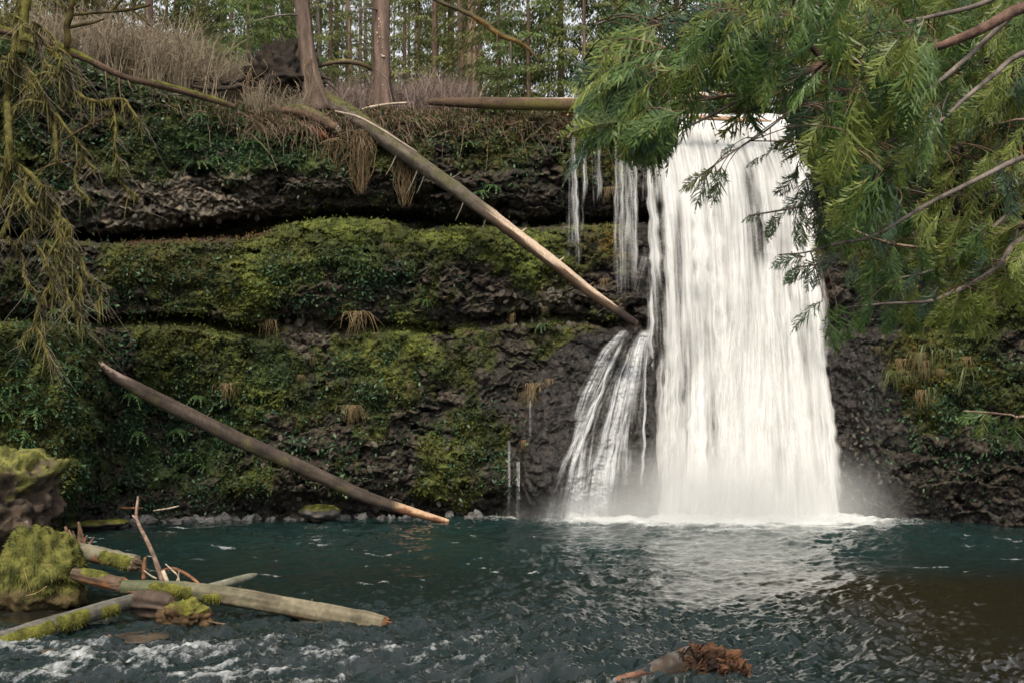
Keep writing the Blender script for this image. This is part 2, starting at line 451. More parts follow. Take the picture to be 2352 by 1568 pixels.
bp = N(nt, 'ShaderNodeBump'); bp.inputs['Strength'].default_value = .8; bp.inputs['Distance'].default_value = .12
L = nt.links.new
for n_ in (na, nb): L(tc.outputs['Object'], n_.inputs['Vector'])
L(na.outputs['Fac'], mr.inputs['Value']); L(at.outputs['Color'], mx.inputs['A']); L(mr.outputs[0], mx.inputs['B']); L(mx.outputs['Result'], bs.inputs['Base Color'])
L(aw.outputs['Fac'], mr2.inputs['Value']); L(mr2.outputs[0], bs.inputs['Roughness'])
L(nb.outputs['Fac'], bp.inputs['Height']); L(bp.outputs[0], bs.inputs['Normal']); L(bs.outputs[0], out.inputs['Surface'])
cliff = mb.build('cliff', m, extra={'wet': wet.ravel()})
tag(cliff, kind='structure')

def cliff_y(u, v):
    """depth of the finished cliff at picture point u, v (nearest grid vertex, arrays)"""
    u = np.asarray(u, float); v = np.asarray(v, float)
    j = np.clip(np.searchsorted(uu, u), 0, len(uu) - 1)
    i = np.clip(np.rint((v - vt[j]) / (1228 - vt[j]) * (NR - 1)).astype(int), 0, NR - 1)
    return PC[i, j, 1]

# ------------------------------------------------------------------ forest floor behind the lip
dd = np.array([-.15, .4, .9, 1.5, 2.2, 3, 4, 6, 9, 13, 18, 25, 35, 50, 75, 110])
gi = np.arange(0, len(uu), 6)
y0 = base[gi] + .9
p0 = P(uu[gi], vt[gi], y0)
stream_w = sstep(uu[gi], 1440, 1480) * sstep(1880 - uu[gi], 0, 40)
rise = np.interp(dd, [-.2, 0, 3, 10, 30, 110], [-.5, -.05, .75, 1.9, 4.0, 8.5])
GX = p0[None, :, 0] * (1 + dd[:, None] / y0[None, :])
GY = y0[None, :] + dd[:, None]
GZ = p0[None, :, 2] + rise[:, None] * (1 - .85 * stream_w[None, :]) - stream_w[None, :] * .35
G = np.stack([GX, GY, GZ], -1)
G[..., 2] += .3 * fbm(G * .7, 3) * (dd > .5)[:, None] * (1 - stream_w[None, :])
gc = mix((.045, .035, .018), (.055, .060, .018), sstep(fbm(G * .5, 3), -.2, .3))
mb = MB(); mb.add(G, grid_faces(len(dd), len(gi)), gc.reshape(-1, 3))
tag(mb.build('forest_floor', M_SOIL), kind='structure')
def floor_z(x, y):
    k = np.argmin((G[..., 0] - x) ** 2 + (G[..., 1] - y) ** 2)
    return float(G.reshape(-1, 3)[k, 2])
# ================================================================== pool and river
na_, nr_ = 620, 470
ang = np.concatenate([np.linspace(-1.1, -.46, 30), np.linspace(-.455, .455, na_ - 60), np.linspace(.46, 1.1, 30)])
vr = np.concatenate([np.linspace(1.0, 0, 40)[:-1] ** 1.0 * 0, []])
rows_v = np.linspace(1580, 1172, nr_ - 40)
yw = np.array([Pz(CU, v)[1] for v in rows_v])
yw = np.concatenate([np.linspace(4, yw[0] - .15, 40), yw])
WX = yw[:, None] * ang[None, :]
WY = np.repeat(yw[:, None], len(ang), 1)
W2 = np.stack([WX, WY, WX * 0], -1)
wu = CU + F * WX / WY                                        # roughly the column a spot is seen at
# flow comes from the fall and leaves towards the viewer's left
fx, fy = -.45, -.89
along = WX * fx + WY * fy; across = WX * -fy + WY * fx
Q = np.stack([across, along * .55, WX * 0], -1)
# rapids in the near half, calmer pool behind
rapid = sstep(33 - WY + .10 * WX * 0, -2, 8) * (1 - .75 * sstep(WX - .12 * WY, 0, 5))
rapid = np.clip(rapid + .45 * sstep(fbm(Q * .22 + 8, 3), .05, .35) * sstep(45 - WY, 0, 10), 0, 1.2)
churn = np.exp(-((WX - P(1690, 1190, 57)[0]) / 6.5) ** 2 - ((WY - 57.5) / 3.6) ** 2)
gust = .65 + .9 * sstep(fbm(Q * .16 + 70, 3), -.25, .3)
h = .05 * fbm(Q * .7, 3) + gust * (.066 * (1 - 2 * np.abs(perlin(Q * 1.05 + 3))) + .060 * perlin(Q * 1.9 + 13) + .032 * (1 - 2 * np.abs(perlin(Q * 4.1 + 30))) + .014 * perlin(Q * 8))
h += rapid * (.10 * fbm(Q * .55 + 20, 3) + .075 * (1 - 2.2 * np.abs(perlin(Q * 1.15 + 44))) + .070 * (1 - 2 * np.abs(perlin(Q * 2.9 + 54))) + .036 * (1 - 2 * np.abs(perlin(Q * 6.5 + 9))) + .016 * (1 - 2 * np.abs(perlin(Q * 13 + 19))))
h += churn * (.34 * fbm(W2 * .9, 4) + .12 * (1 - 2 * np.abs(perlin(W2 * 2.4))))
calm_left = sstep(-8.5 - WX, 0, 1.5) * sstep(WY, 26, 29) * sstep(33 - WY, 0, 2)
h *= 1 - .8 * calm_left
W = W2.copy(); W[..., 2] = h - .06
# foam: white water where crests break, with some glints painted in
crest = (1 - 2.2 * np.abs(perlin(Q * 1.15 + 44))) * .6 + .5 * (1 - 2 * np.abs(perlin(Q * 2.9 + 54))) + .8 * fbm(Q * .55 + 20, 3)
fl = sstep(27.5 - WY, 0, 4) * sstep(3.0 - WX, 0, 7)
st = fbm(np.stack([WX * .35, WY * 1.6, WX * 0], -1), 4)
brk = sstep(fbm(Q * 1.7 + 160, 4), -.25, .35)
foam_glint = rapid * sstep(crest + .35 * fl, .6, 1.7) * (.16 + .30 * fl) * (.35 + .65 * brk)
foam_glint += .50 * sstep(st, .22, .6) * np.exp(-((WY - 52.5) / 2.2) ** 2) * sstep(0 - WX, -2, 3)  # glints on the far left pool, painted as white streaks
foam_glint += .30 * sstep(st + .4 * fbm(Q * 3, 2), .28, .6) * sstep(WY, 30, 36) * sstep(52 - WY, 0, 4)
edge = np.exp(-((WX - P(1660, 1190, 57)[0]) / 6.9) ** 4)
foam_glint += edge * (1.0 * sstep(WY + 3.0 * fbm(W2 * .5, 5), 51.5, 56.4) ** 1.3 + .45 * sstep(WY, 46.5, 54) * sstep(fbm(W2 * np.array([.5, 1.3, 1]) + 7, 5), -.2, .4))
foam_glint += .6 * np.exp(-((WX - P(1300, 1190, 57)[0]) / 3.0) ** 2) * sstep(WY + .7 * fbm(W2 * 1.1, 3), 55.4, 56.6)
foam_glint += .5 * sstep(WX - P(1900, 1190, 56)[0], 0, 1) * sstep(P(2170, 1190, 56)[0] - WX, 0, 3) * sstep(st + .5 * fbm(W2 * 2, 3), .1, .4) * sstep(WY, 53.2, 54.5)
foam_glint = np.clip(foam_glint, 0, 1)
tint = mix((.006, .013, .0125), (.012, .0095, .005), np.clip(sstep(WX, 5, 9) * sstep(40 - WY, 0, 6) + .9 * calm_left, 0, 1))
tint = mix(tint, (.009, .023, .0225), sstep(WY, 34, 46) * (1 - .5 * sstep(-6 - WX, 0, 6)))
tint = mix(tint, (.020, .026, .028), np.clip(rapid * fl * .9 + .5 * rapid * sstep(36 - WY, 0, 8), 0, 1) * sstep(fbm(Q * .9 + 210, 4) + .9 * fbm(Q * 3.1 + 220, 4) + .5 * (.3 - np.abs(perlin(Q * 2.9 + 54))), -.30, .55))
m, nt, out = new_mat('river_water')
bs = N(nt, 'ShaderNodeBsdfPrincipled'); bs.inputs['Roughness'].default_value = .04; bs.inputs['IOR'].default_value = 1.33
df = N(nt, 'ShaderNodeBsdfPrincipled'); df.inputs['Base Color'].default_value = (.72, .74, .74, 1); df.inputs['Roughness'].default_value = .6
df.inputs['Subsurface Weight'].default_value = 0
at = N(nt, 'ShaderNodeAttribute', attribute_name='Col'); af = N(nt, 'ShaderNodeAttribute', attribute_name='foam_glint')
tc = N(nt, 'ShaderNodeTexCoord')
mp = N(nt, 'ShaderNodeMapping'); mp.inputs['Rotation'].default_value = (0, 0, R(-27)); mp.inputs['Scale'].default_value = (1.0, .45, 1)
nb = N(nt, 'ShaderNodeTexNoise'); nb.inputs['Scale'].default_value = 5; nb.inputs['Detail'].default_value = 5; nb.inputs['Roughness'].default_value = .66
nf = N(nt, 'ShaderNodeTexNoise'); nf.inputs['Scale'].default_value = 9; nf.inputs['Detail'].default_value = 9; nf.inputs['Roughness'].default_value = .78
bp = N(nt, 'ShaderNodeBump'); bp.inputs['Strength'].default_value = .4; bp.inputs['Distance'].default_value = .05
ad = N(nt, 'ShaderNodeMath', operation='ADD'); sb = N(nt, 'ShaderNodeMapRange'); sb.inputs['From Min'].default_value = .62; sb.inputs['From Max'].default_value = 1.25
ms = N(nt, 'ShaderNodeMixShader')
L = nt.links.new
L(tc.outputs['Object'], mp.inputs['Vector']); L(mp.outputs[0], nb.inputs['Vector']); L(mp.outputs[0], nf.inputs['Vector'])
L(nb.outputs['Fac'], bp.inputs['Height']); L(bp.outputs[0], bs.inputs['Normal']); L(at.outputs['Color'], bs.inputs['Base Color'])
L(af.outputs['Fac'], ad.inputs[0]); L(nf.outputs['Fac'], ad.inputs[1]); L(ad.outputs[0], sb.inputs['Value'])
L(sb.outputs[0], ms.inputs[0]); L(bs.outputs[0], ms.inputs[1]); L(df.outputs[0], ms.inputs[2]); L(ms.outputs[0], out.inputs['Surface'])
mb = MB(); mb.add(W, grid_faces(len(yw), len(ang)), tint.reshape(-1, 3))
tag(mb.build('water', m, extra={'foam_glint': foam_glint.ravel()}), kind='structure')
M_RIVER = m
# the bed below it
mb = MB(); mb.add([(-70, 2, -1.6), (70, 2, -1.6), (70, 66, -1.6), (-70, 66, -1.6)], np.array([[0, 1, 2, 3]]), (.03, .03, .025))
tag(mb.build('riverbed', M_SOIL), kind='structure')

# stream above the lip
su = np.linspace(1462, 1806, 90); sd = np.linspace(-.9, 9, 40)
yl = np.interp(su, uu, base) + .9
pl = P(su, 276, yl)
SXY = np.stack([pl[None, :, 0] * (1 + sd[:, None] / yl[None, :]), yl[None, :] + sd[:, None], np.repeat(pl[None, :, 2], 40, 0)], -1)
SXY[..., 2] += .12 + .04 * fbm(SXY * 1.5, 3) + np.interp(sd, [-.9, -.2, .4, 9], [-.55, -.08, 0, .5])[:, None]
mb = MB(); mb.add(SXY, grid_faces(40, 90), (.02, .03, .034))
sfoam = np.clip(sstep(.5 - sd, -.2, .7)[:, None] + .35 * sstep(fbm(SXY * np.array([.8, .8, 0]), 3), .0, .3), 0, 1)
tag(mb.build('stream', M_RIVER, extra={'foam_glint': sfoam.ravel()}), kind='structure')

# ================================================================== the waterfall
def fall_mat(name, sx, sz, lo, hi, seed, white=(.80, .795, .78)):
    m, nt, out = new_mat(name)
    L = nt.links.new
    af = N(nt, 'ShaderNodeAttribute', attribute_name='flow'); ad = N(nt, 'ShaderNodeAttribute', attribute_name='dens')
    tot = None
    for k, (a, b, w, det) in enumerate(((.16, .10, .42, 3), (1.0, .16, .50, 4), (4.4, .30, .62, 4), (.45, .75, .20, 4))):
        mp = N(nt, 'ShaderNodeMapping'); mp.inputs['Scale'].default_value = (a * sx, 1, b * sz); mp.inputs['Location'].default_value = (seed + k * 3.1, 0, seed * .7)
        L(af.outputs['Vector'], mp.inputs['Vector'])
        n = N(nt, 'ShaderNodeTexNoise'); n.inputs['Scale'].default_value = 1; n.inputs['Detail'].default_value = det; n.inputs['Roughness'].default_value = .6
        L(mp.outputs[0], n.inputs['Vector'])
        ml = N(nt, 'ShaderNodeMath', operation='MULTIPLY_ADD'); ml.inputs[1].default_value = w; ml.inputs[2].default_value = -w * .5
        L(n.outputs['Fac'], ml.inputs[0])
        if tot is None: tot = ml.outputs[0]
        else:
            s_ = N(nt, 'ShaderNodeMath', operation='ADD'); L(tot, s_.inputs[0]); L(ml.outputs[0], s_.inputs[1]); tot = s_.outputs[0]
    s_ = N(nt, 'ShaderNodeMath', operation='ADD'); L(tot, s_.inputs[0]); L(ad.outputs['Fac'], s_.inputs[1])
    mr = N(nt, 'ShaderNodeMapRange', interpolation_type='SMOOTHSTEP'); mr.inputs['From Min'].default_value = lo; mr.inputs['From Max'].default_value = hi
    L(s_.outputs[0], mr.inputs['Value'])
    d = N(nt, 'ShaderNodeBsdfDiffuse'); d.inputs['Color'].default_value = (*white, 1)
    t2 = N(nt, 'ShaderNodeBsdfTranslucent'); t2.inputs['Color'].default_value = (*white, 1)
    m1 = N(nt, 'ShaderNodeMixShader'); m1.inputs[0].default_value = .35
    L(d.outputs[0], m1.inputs[1]); L(t2.outputs[0], m1.inputs[2])
    tp = N(nt, 'ShaderNodeBsdfTransparent')
    m2 = N(nt, 'ShaderNodeMixShader'); L(mr.outputs[0], m2.inputs[0]); L(tp.outputs[0], m2.inputs[1]); L(m1.outputs[0], m2.inputs[2])
    L(m2.outputs[0], out.inputs['Surface'])
    return m

def sheet(name, parent, ul, ur, vtop, vbot, yf, dens_f, mat, nu=160, nv=220, ridge=.25, seed=0.0):
    vs = np.linspace(vtop, vbot, nv); s = np.linspace(0, 1, nu)
    a, b = ul(vs), ur(vs)
    U = a[:, None] + (b - a)[:, None] * s[None, :]; V = np.repeat(vs[:, None], nu, 1)
    Y = yf(U, V)
    p = P(U, V, Y)
    wd = np.abs(p[:, -1, 0] - p[:, 0, 0]).mean()
    fl = np.stack([s[None, :] * wd + 0 * V, 0 * V, p[..., 2]], -1)
    p[..., 1] += ridge * (fbm(np.stack([fl[..., 0] * .9 + seed, fl[..., 2] * .10, 0 * V], -1), 3) + .4 * perlin(np.stack([fl[..., 0] * 3.5 + seed, fl[..., 2] * .3, 0 * V], -1)))
    dn = dens_f(U, V, s[None, :] + 0 * V)
    mb = MB(); mb.add(p, grid_faces(nv, nu), (.85, .85, .85))
    return mb.build(name, mat, parent, extra={'flow': fl.reshape(-1, 3), 'dens': dn.ravel()})

fall = thing('waterfall', 'broad white waterfall dropping from the cliff lip into the pool', 'waterfall', Pz(1690, 1190))
cur = lambda *kv: (lambda v: np.interp(v, kv[0::2], kv[1::2]))
UL = cur(262, 1448, 285, 1452, 400, 1466, 600, 1480, 750, 1484, 900, 1486, 1100, 1474, 1200, 1462)
UR = cur(262, 1812, 300, 1838, 400, 1880, 500, 1892, 700, 1900, 850, 1914, 1000, 1924, 1200, 1950)
def yfall(u, v): return 60.9 - 3.0 * np.clip((v - 268) / 930, 0, 1) ** .6 - .5 * sstep(v, 560, 700) * sstep(u, 1640, 1740)
def gapfield(U, V):
    g = .34 * blob(U, V, 1560, 590, 12, 120) + .26 * blob(U, V, 1565, 850, 16, 90) + .26 * blob(U, V, 1520, 560, 10, 160)
    g += .36 * blob(U, V, 1722, 430, 22, 60) + .34 * blob(U, V, 1740, 540, 26, 70) + .14 * blob(U, V, 1790, 800, 28, 90)
    g += .22 * blob(U, V, 1640, 1000, 20, 120) + .20 * blob(U, V, 1790, 1080, 16, 80) + .18 * blob(U, V, 1500, 1060, 25, 80) + .18 * blob(U, V, 1830, 1100, 9, 60) + .15 * blob(U, V, 1610, 400, 10, 60)
    return g
def dens_main(U, V, s):
    rg_ = .025 * perlin(np.stack([V / 45, V * 0, V * 0 + 3], -1)); e = sstep(s + rg_, 0, .14) * sstep(1 - s + .6 * rg_, 0, .06)
    return .40 * e - .40 * (1 - e) - .62 * gapfield(U, V) + .12 * blob(U, V, 1740, 1000, 130, 160) + .10 * sstep(V, 1080, 1180) + .15 * sstep(330 - V, 0, 50)
M_F1 = fall_mat('falling_water', 1.5, 1.0, .05, .62, 1.7)
M_F2 = fall_mat('falling_water_behind', 2.2, 1.3, .10, .60, 9.2)
sheet('water_curtain', fall, UL, UR, 262, 1205, yfall, dens_main, M_F1, nu=220, nv=300)
sheet('water_curtain', fall, lambda v: UL(v) + 6, lambda v: UR(v) - 5, 275, 1205, lambda u, v: yfall(u, v) + .45, lambda U, V, s: dens_main(U, V, s) - .18, M_F2, seed=5.0)
sheet('water_wisps', fall, lambda v: UL(v) - np.interp(v, [262, 500, 1200], [4, 34, 26]), lambda v: UR(v) + np.interp(v, [262, 500, 1200], [0, 14, 16]), 285, 1205, lambda u, v: yfall(u, v) + .25, lambda U, V, s: .26 * sstep(s, 0, .12) * sstep(1 - s, 0, .06) - .10, M_F2, seed=8.0)
# bulging billows low on the fall
def dens_b(U, V, s):
    return .40 * sstep(s, 0, .25) * sstep(1 - s, 0, .2) - .5 * (1 - sstep(V, 600, 760)) - .12 - .6 * gapfield(U, V)
sheet('water_billow', fall, lambda v: UL(v) + np.interp(v, [600, 1200], [170, 20]), lambda v: UR(v) - np.interp(v, [600, 1200], [70, 6]), 600, 1206,
      lambda u, v: yfall(u, v) - .35 - .55 * sstep(v, 650, 1100), dens_b, M_F2, ridge=.4, seed=11.0)

def yon(off): return lambda u, v: np.minimum.reduce([cliff_y(u, v), cliff_y(u, v + 9), cliff_y(u, v - 9), cliff_y(u + 8, v), cliff_y(u - 8, v)]) - off
def ydrop(y0, slope): return lambda u, v: y0 - slope * (v - 285) / 300.0
M_A = fall_mat('running_water', 2.6, 1.5, .15, .70, 2.2, (.82, .83, .84))
M_V = fall_mat('thin_veil', 3.4, 1.2, .16, .85, 4.4, (.74, .74, .73))
def veil(ul, ur, v0, v1, yf, dens, seed, nu=50, nv=140):
    return sheet('water_veil', fall, ul, ur, v0, v1, yf, lambda U, V, s: dens * sstep(s, 0, .3) * sstep(1 - s, 0, .3) + .12 * (1 - sstep(V, v0, v0 + 60)) - .28 * sstep(V, v1 - 130, v1), M_V, nu=nu, nv=nv, ridge=.08, seed=seed)
rgW = np.random.default_rng(12)
def strand(name, pts, w0, w1, yf, dens, mat, seed, ridge=.06, nu=10, step=5.0, fade=.3):
    """one thread or tongue of falling water along a path of picture points"""
    a = np.array(pts, float)
    vs = np.arange(a[0, 1], a[-1, 1], step)
    c = np.interp(vs, a[:, 1], a[:, 0]) + 3.5 * perlin(np.stack([vs / 40, vs * 0 + seed, vs * 0], -1))
    w = np.interp(vs, [vs[0], vs[-1]], [w0, w1]) * (1 + .45 * perlin(np.stack([vs / 30, vs * 0 + seed + 9, vs * 0], -1)))
    s = np.linspace(-1, 1, nu)
    U = c[:, None] + w[:, None] * .5 * s[None]; V = np.repeat(vs[:, None], nu, 1)
    Y = yf(U, V) - .10 * (1 - s[None] ** 2) * np.minimum(1, w[:, None] / 30)
    p = P(U, V, Y)
    fl = np.stack([(s[None] + 1) * .5 * w.mean() * 58 / F + 0 * V + seed, 0 * V, p[..., 2]], -1)
    p[..., 1] += ridge * fbm(np.stack([fl[..., 0] * 2 + seed, fl[..., 2] * .25, 0 * V], -1), 3)
    tt = (V - vs[0]) / (vs[-1] - vs[0])
    dn = dens - .55 * np.abs(s[None]) ** 2.5 - .35 * sstep(tt, 1 - fade, 1) - .25 * (1 - sstep(tt, 0, .12))
    mb = MB(); mb.add(p, grid_faces(len(vs), nu), (.85, .85, .85))
    return mb.build(name, mat, fall, extra={'flow': fl.reshape(-1, 3), 'dens': dn.ravel()})
M_S = fall_mat('water_strand', 2.2, 1.0, .08, .70, 13.0)
for k in range(30):                                    # tongues that stand out of the main fall
    x = rgW.random(); v0 = 268 + 620 * rgW.random() ** 1.2; v1 = min(1204, v0 + 260 + 480 * rgW.random())
    ua, ub = UL(v0) + x * (UR(v0) - UL(v0)), UL(v1) + x * (UR(v1) - UL(v1)) + 8 * rgW.normal()
    if gapfield(np.array(ua), np.array(v0 + 60)) > .14: continue
    off = .15 + .5 * rgW.random()
    w_ = 18 + 46 * rgW.random()
    strand('water_tongue', [(ua, v0), (ub, v1)], w_ * .5, w_ * 1.7, lambda u, v, o_=off, a_=v0: yfall(u, v) - o_ * sstep(v, a_, a_ + 160), .30 + .2 * rgW.random(), M_S, 30.0 + k, ridge=.16, fade=.4)
for k in range(15):                                    # threads off the left edge of the lip
    ua = (1300 + 48 * rgW.random()) if k < 5 else (1352 + 44 * rgW.random() if k < 7 else 1398 + 66 * rgW.random())
    v0 = 284 + 14 * rgW.random(); v1 = 480 + 260 * rgW.random()
    strand('water_thread', [(ua, v0), (ua + 6 * rgW.normal(), v1)], 7, 14 + 10 * rgW.random(), ydrop(59.25 + .3 * rgW.random(), .35), .30 + .16 * rgW.random(), M_V, 70.0 + k, nu=6)
for k in range(36):                                    # rivulets fanning over the dark apron
    x = rgW.random(); a = 1436 + 58 * x; b = 1246 + 236 * np.clip(x + .14 * rgW.normal(), 0, 1)
    v0 = 750 + 40 * rgW.random() + (160 * rgW.random() if rgW.random() < .4 else 0); v1 = 1150 + 45 * rgW.random()
    a = a + (b - a) * (v0 - 750) / 440
    if 1455 < a < 1500 and v0 > 820: continue
    mid = (a + b) / 2 - 10 + 8 * rgW.normal()
    strand('water_rivulet', [(a, v0), (a + (mid - a) * .5, v0 + (v1 - v0) * .22), (mid, (v0 + v1) / 2), (b, v1)], 6 + 8 * rgW.random(), 14 + 22 * rgW.random(), yon(.14), .18 + .20 * rgW.random(), M_A, 110.0 + k, ridge=.05, nu=8)
veil(cur(288, 1318, 330, 1300, 620, 1290), cur(288, 1330, 330, 1332, 620, 1348), 286, 700, ydrop(59.2, .35), .26, 1.0)
veil(cur(300, 1400, 620, 1396), cur(300, 1462, 620, 1484), 292, 740, ydrop(59.4, .35), .33, 3.0, nu=80)
veil(cur(300, 1340, 620, 1345), cur(300, 1404, 620, 1412), 300, 560, ydrop(59.5, .35), .20, 7.0, nu=60)
# spray that bounces off the ledge beside the fall
veil(cur(590, 1470, 750, 1405), cur(590, 1500, 750, 1500), 590, 770, lambda u, v: yfall(u, v) - .1 + 0 * u, .20, 6.0, nu=60)
# water running down the dark apron
def dens_a(U, V, s):
    d = .12 + .30 * np.exp(-((s - np.interp(V, [750, 900, 1190], [.74, .62, .50])) / .17) ** 2) + .24 * np.exp(-((s - .12 - .0004 * (V - 750)) / .10) ** 2) - .30 * np.exp(-((s - np.interp(V, [900, 1190], [.95, .72])) / .12) ** 2) * sstep(V, 800, 950)
    return d * sstep(s, 0, .06) * sstep(1 - s, 0, .05) + .2 * sstep(V, 1100, 1180) - .4 * (1 - sstep(V, 748, 768))
sheet('running_water', fall, cur(748, 1436, 800, 1378, 900, 1316, 1000, 1282, 1190, 1244), cur(748, 1506, 900, 1510, 1000, 1500, 1190, 1490), 746, 1196, yon(.10), dens_a, M_A, nu=130, nv=220, ridge=.05, seed=2.0)
for k, (ua, ub, va, vb) in enumerate(((1166, 1172, 1010, 1185), (1186, 1194, 1060, 1188), (1215, 1220, 900, 1000))):
    sheet('water_trickle', fall, lambda v, a=ua: np.full_like(v, a, float), lambda v, b=ub: np.full_like(v, b, float), va, vb, yon(.12), lambda U, V, s: .30 + 0 * U, M_A, nu=8, nv=60, ridge=.02, seed=20.0 + k)
# ================================================================== fallen logs, stumps, driftwood
def uvY(pts):
    """[(u, v, Y, radius in picture px)] -> array x y z r (metres)"""
    a = np.array(pts, float)
    p = P(a[:, 0], a[:, 1], a[:, 2])
    return np.concatenate([p, (a[:, 3] * a[:, 2] / F)[:, None]], 1)

GREYBARK = ((.060, .048, .038), (.150, .125, .100))
BROWN = ((.040, .026, .017), (.120, .078, .048))
REDWOOD = ((.075, .032, .016), (.230, .105, .050))
PALE = ((.22, .165, .115), (.52, .43, .33))
OLIVE = ((.070, .062, .038), (.165, .150, .100))
MOSSY = ((.050, .052, .014), (.160, .156, .034))

def paint(p, pal, s=3.0, seed=0.0, st=(1, 1, 1)):
    t = fbm(np.asarray(p) * np.array(st) * s + seed, 4)
    return mix(pal[0], pal[1], sstep(t, -.42, .42))

def end_cap(mb, c, axis, r, pal, n=16, jag=.9, seed=0):
    """splintered broken end: a rough disc and splinters standing out of it"""
    rg = np.random.default_rng(seed)
    axis = axis / np.linalg.norm(axis)
    a = np.cross(axis, [0, 0, 1.0]); a /= max(np.linalg.norm(a), 1e-6); b = np.cross(a, axis)
    nr_, nt_ = 5, 18
    rad = np.linspace(.05, 1.0, nr_); th = np.linspace(0, 2 * np.pi, nt_, endpoint=False)
    q = c + (a[None, None] * np.cos(th)[None, :, None] + b[None, None] * np.sin(th)[None, :, None]) * (rad[:, None, None] * r)
    q = q + axis * (rg.random((nr_, nt_, 1)) * .45 * r * jag * np.where(rad[:, None, None] > .95, .1, 1))
    mb.add(q.reshape(-1, 3), grid_faces(nr_, nt_, True), paint(q.reshape(-1, 3), pal, 9, seed))
    for k in range(n):
        t_, rr = rg.random() * 2 * np.pi, r * (.35 + .6 * rg.random())
        o = c + (a * math.cos(t_) + b * math.sin(t_)) * rr
        w = r * (.10 + .14 * rg.random()); ln = r * (.4 + 1.1 * rg.random()) * jag
        tip = o + axis * ln + (a * rg.normal() + b * rg.normal()) * r * .12
        d1 = a * math.cos(t_ + 1.5) + b * math.sin(t_ + 1.5); d2 = a * math.cos(t_) + b * math.sin(t_)
        v = [o - axis * r * .3 + d1 * w, o - axis * r * .3 - d1 * w, o - axis * r * .3 + d2 * w * .7, tip]
        mb.add(v, np.array([[0, 1, 3], [1, 2, 3], [2, 0, 3]]), paint(np.array(v), pal, 6, seed + k))

def moss_shell(p, r, t, t0, t1, a0, a1, seed, thick=.12, pal=MOSSY, fuzz=1.0):
    """a raised cushion of moss on part of a log, with hanging fuzz along it"""
    T, A, B = frames(p)
    k = np.where((t >= t0) & (t <= t1))[0]
    if len(k) < 3: return None
    m_ = 14
    th = np.linspace(R(a0), R(a1), m_)
    pp, rr = p[k], r[k]
    d = A[k][:, None, :] * np.cos(th)[None, :, None] + B[k][:, None, :] * np.sin(th)[None, :, None]
    w = np.sin(np.linspace(0, np.pi, m_))[None, :] ** .5 * np.minimum(1, np.sin(np.linspace(0, np.pi, len(k)))[:, None] * 2.2)
    q0 = pp[:, None, :] + d * rr[:, None, None]
    nz = fbm(q0 * 5 + seed, 3); edge = fbm(q0 * 2.2 + seed + 7, 3)
    hgt = np.clip(w + .7 * edge - .25, -.3, 1) * (thick + .10 * nz)
    q = pp[:, None, :] + d * (rr[:, None] * (1 + hgt) - .004)[..., None]
    mb = MB(); c = paint(q, pal, 4, seed); mb.add(q, grid_faces(len(k), m_), c.reshape(-1, 3))
    rg = np.random.default_rng(int(seed * 10) + 5)
    n = int(len(k) * 16 * fuzz)
    i = rg.integers(0, len(k), n); j = rg.integers(0, m_, n)
    ok = hgt[i, j] > .03; i, j = i[ok], j[ok]
    o = q[i, j]; dn = d[i, j]; R0 = rr[i][:, None]
    L_ = R0 * (.10 + .22 * rg.random((len(i), 1)))
    sd_ = rg.normal(size=(len(i), 3)); sd_ = np.cross(dn, sd_); sd_ /= np.linalg.norm(sd_, axis=1)[:, None]
    tip = o + dn * L_ * .8 + np.array([0, 0, -1.0]) * L_ * .9 + sd_ * L_ * .3
    v = np.stack([o - sd_ * L_ * .22, o + sd_ * L_ * .22, tip], 1).reshape(-1, 3)
    mb.add(v, np.arange(len(v)).reshape(-1, 3), np.repeat(mix(pal[0], pal[1], rg.random(len(i))), 3, 0))
    return mb

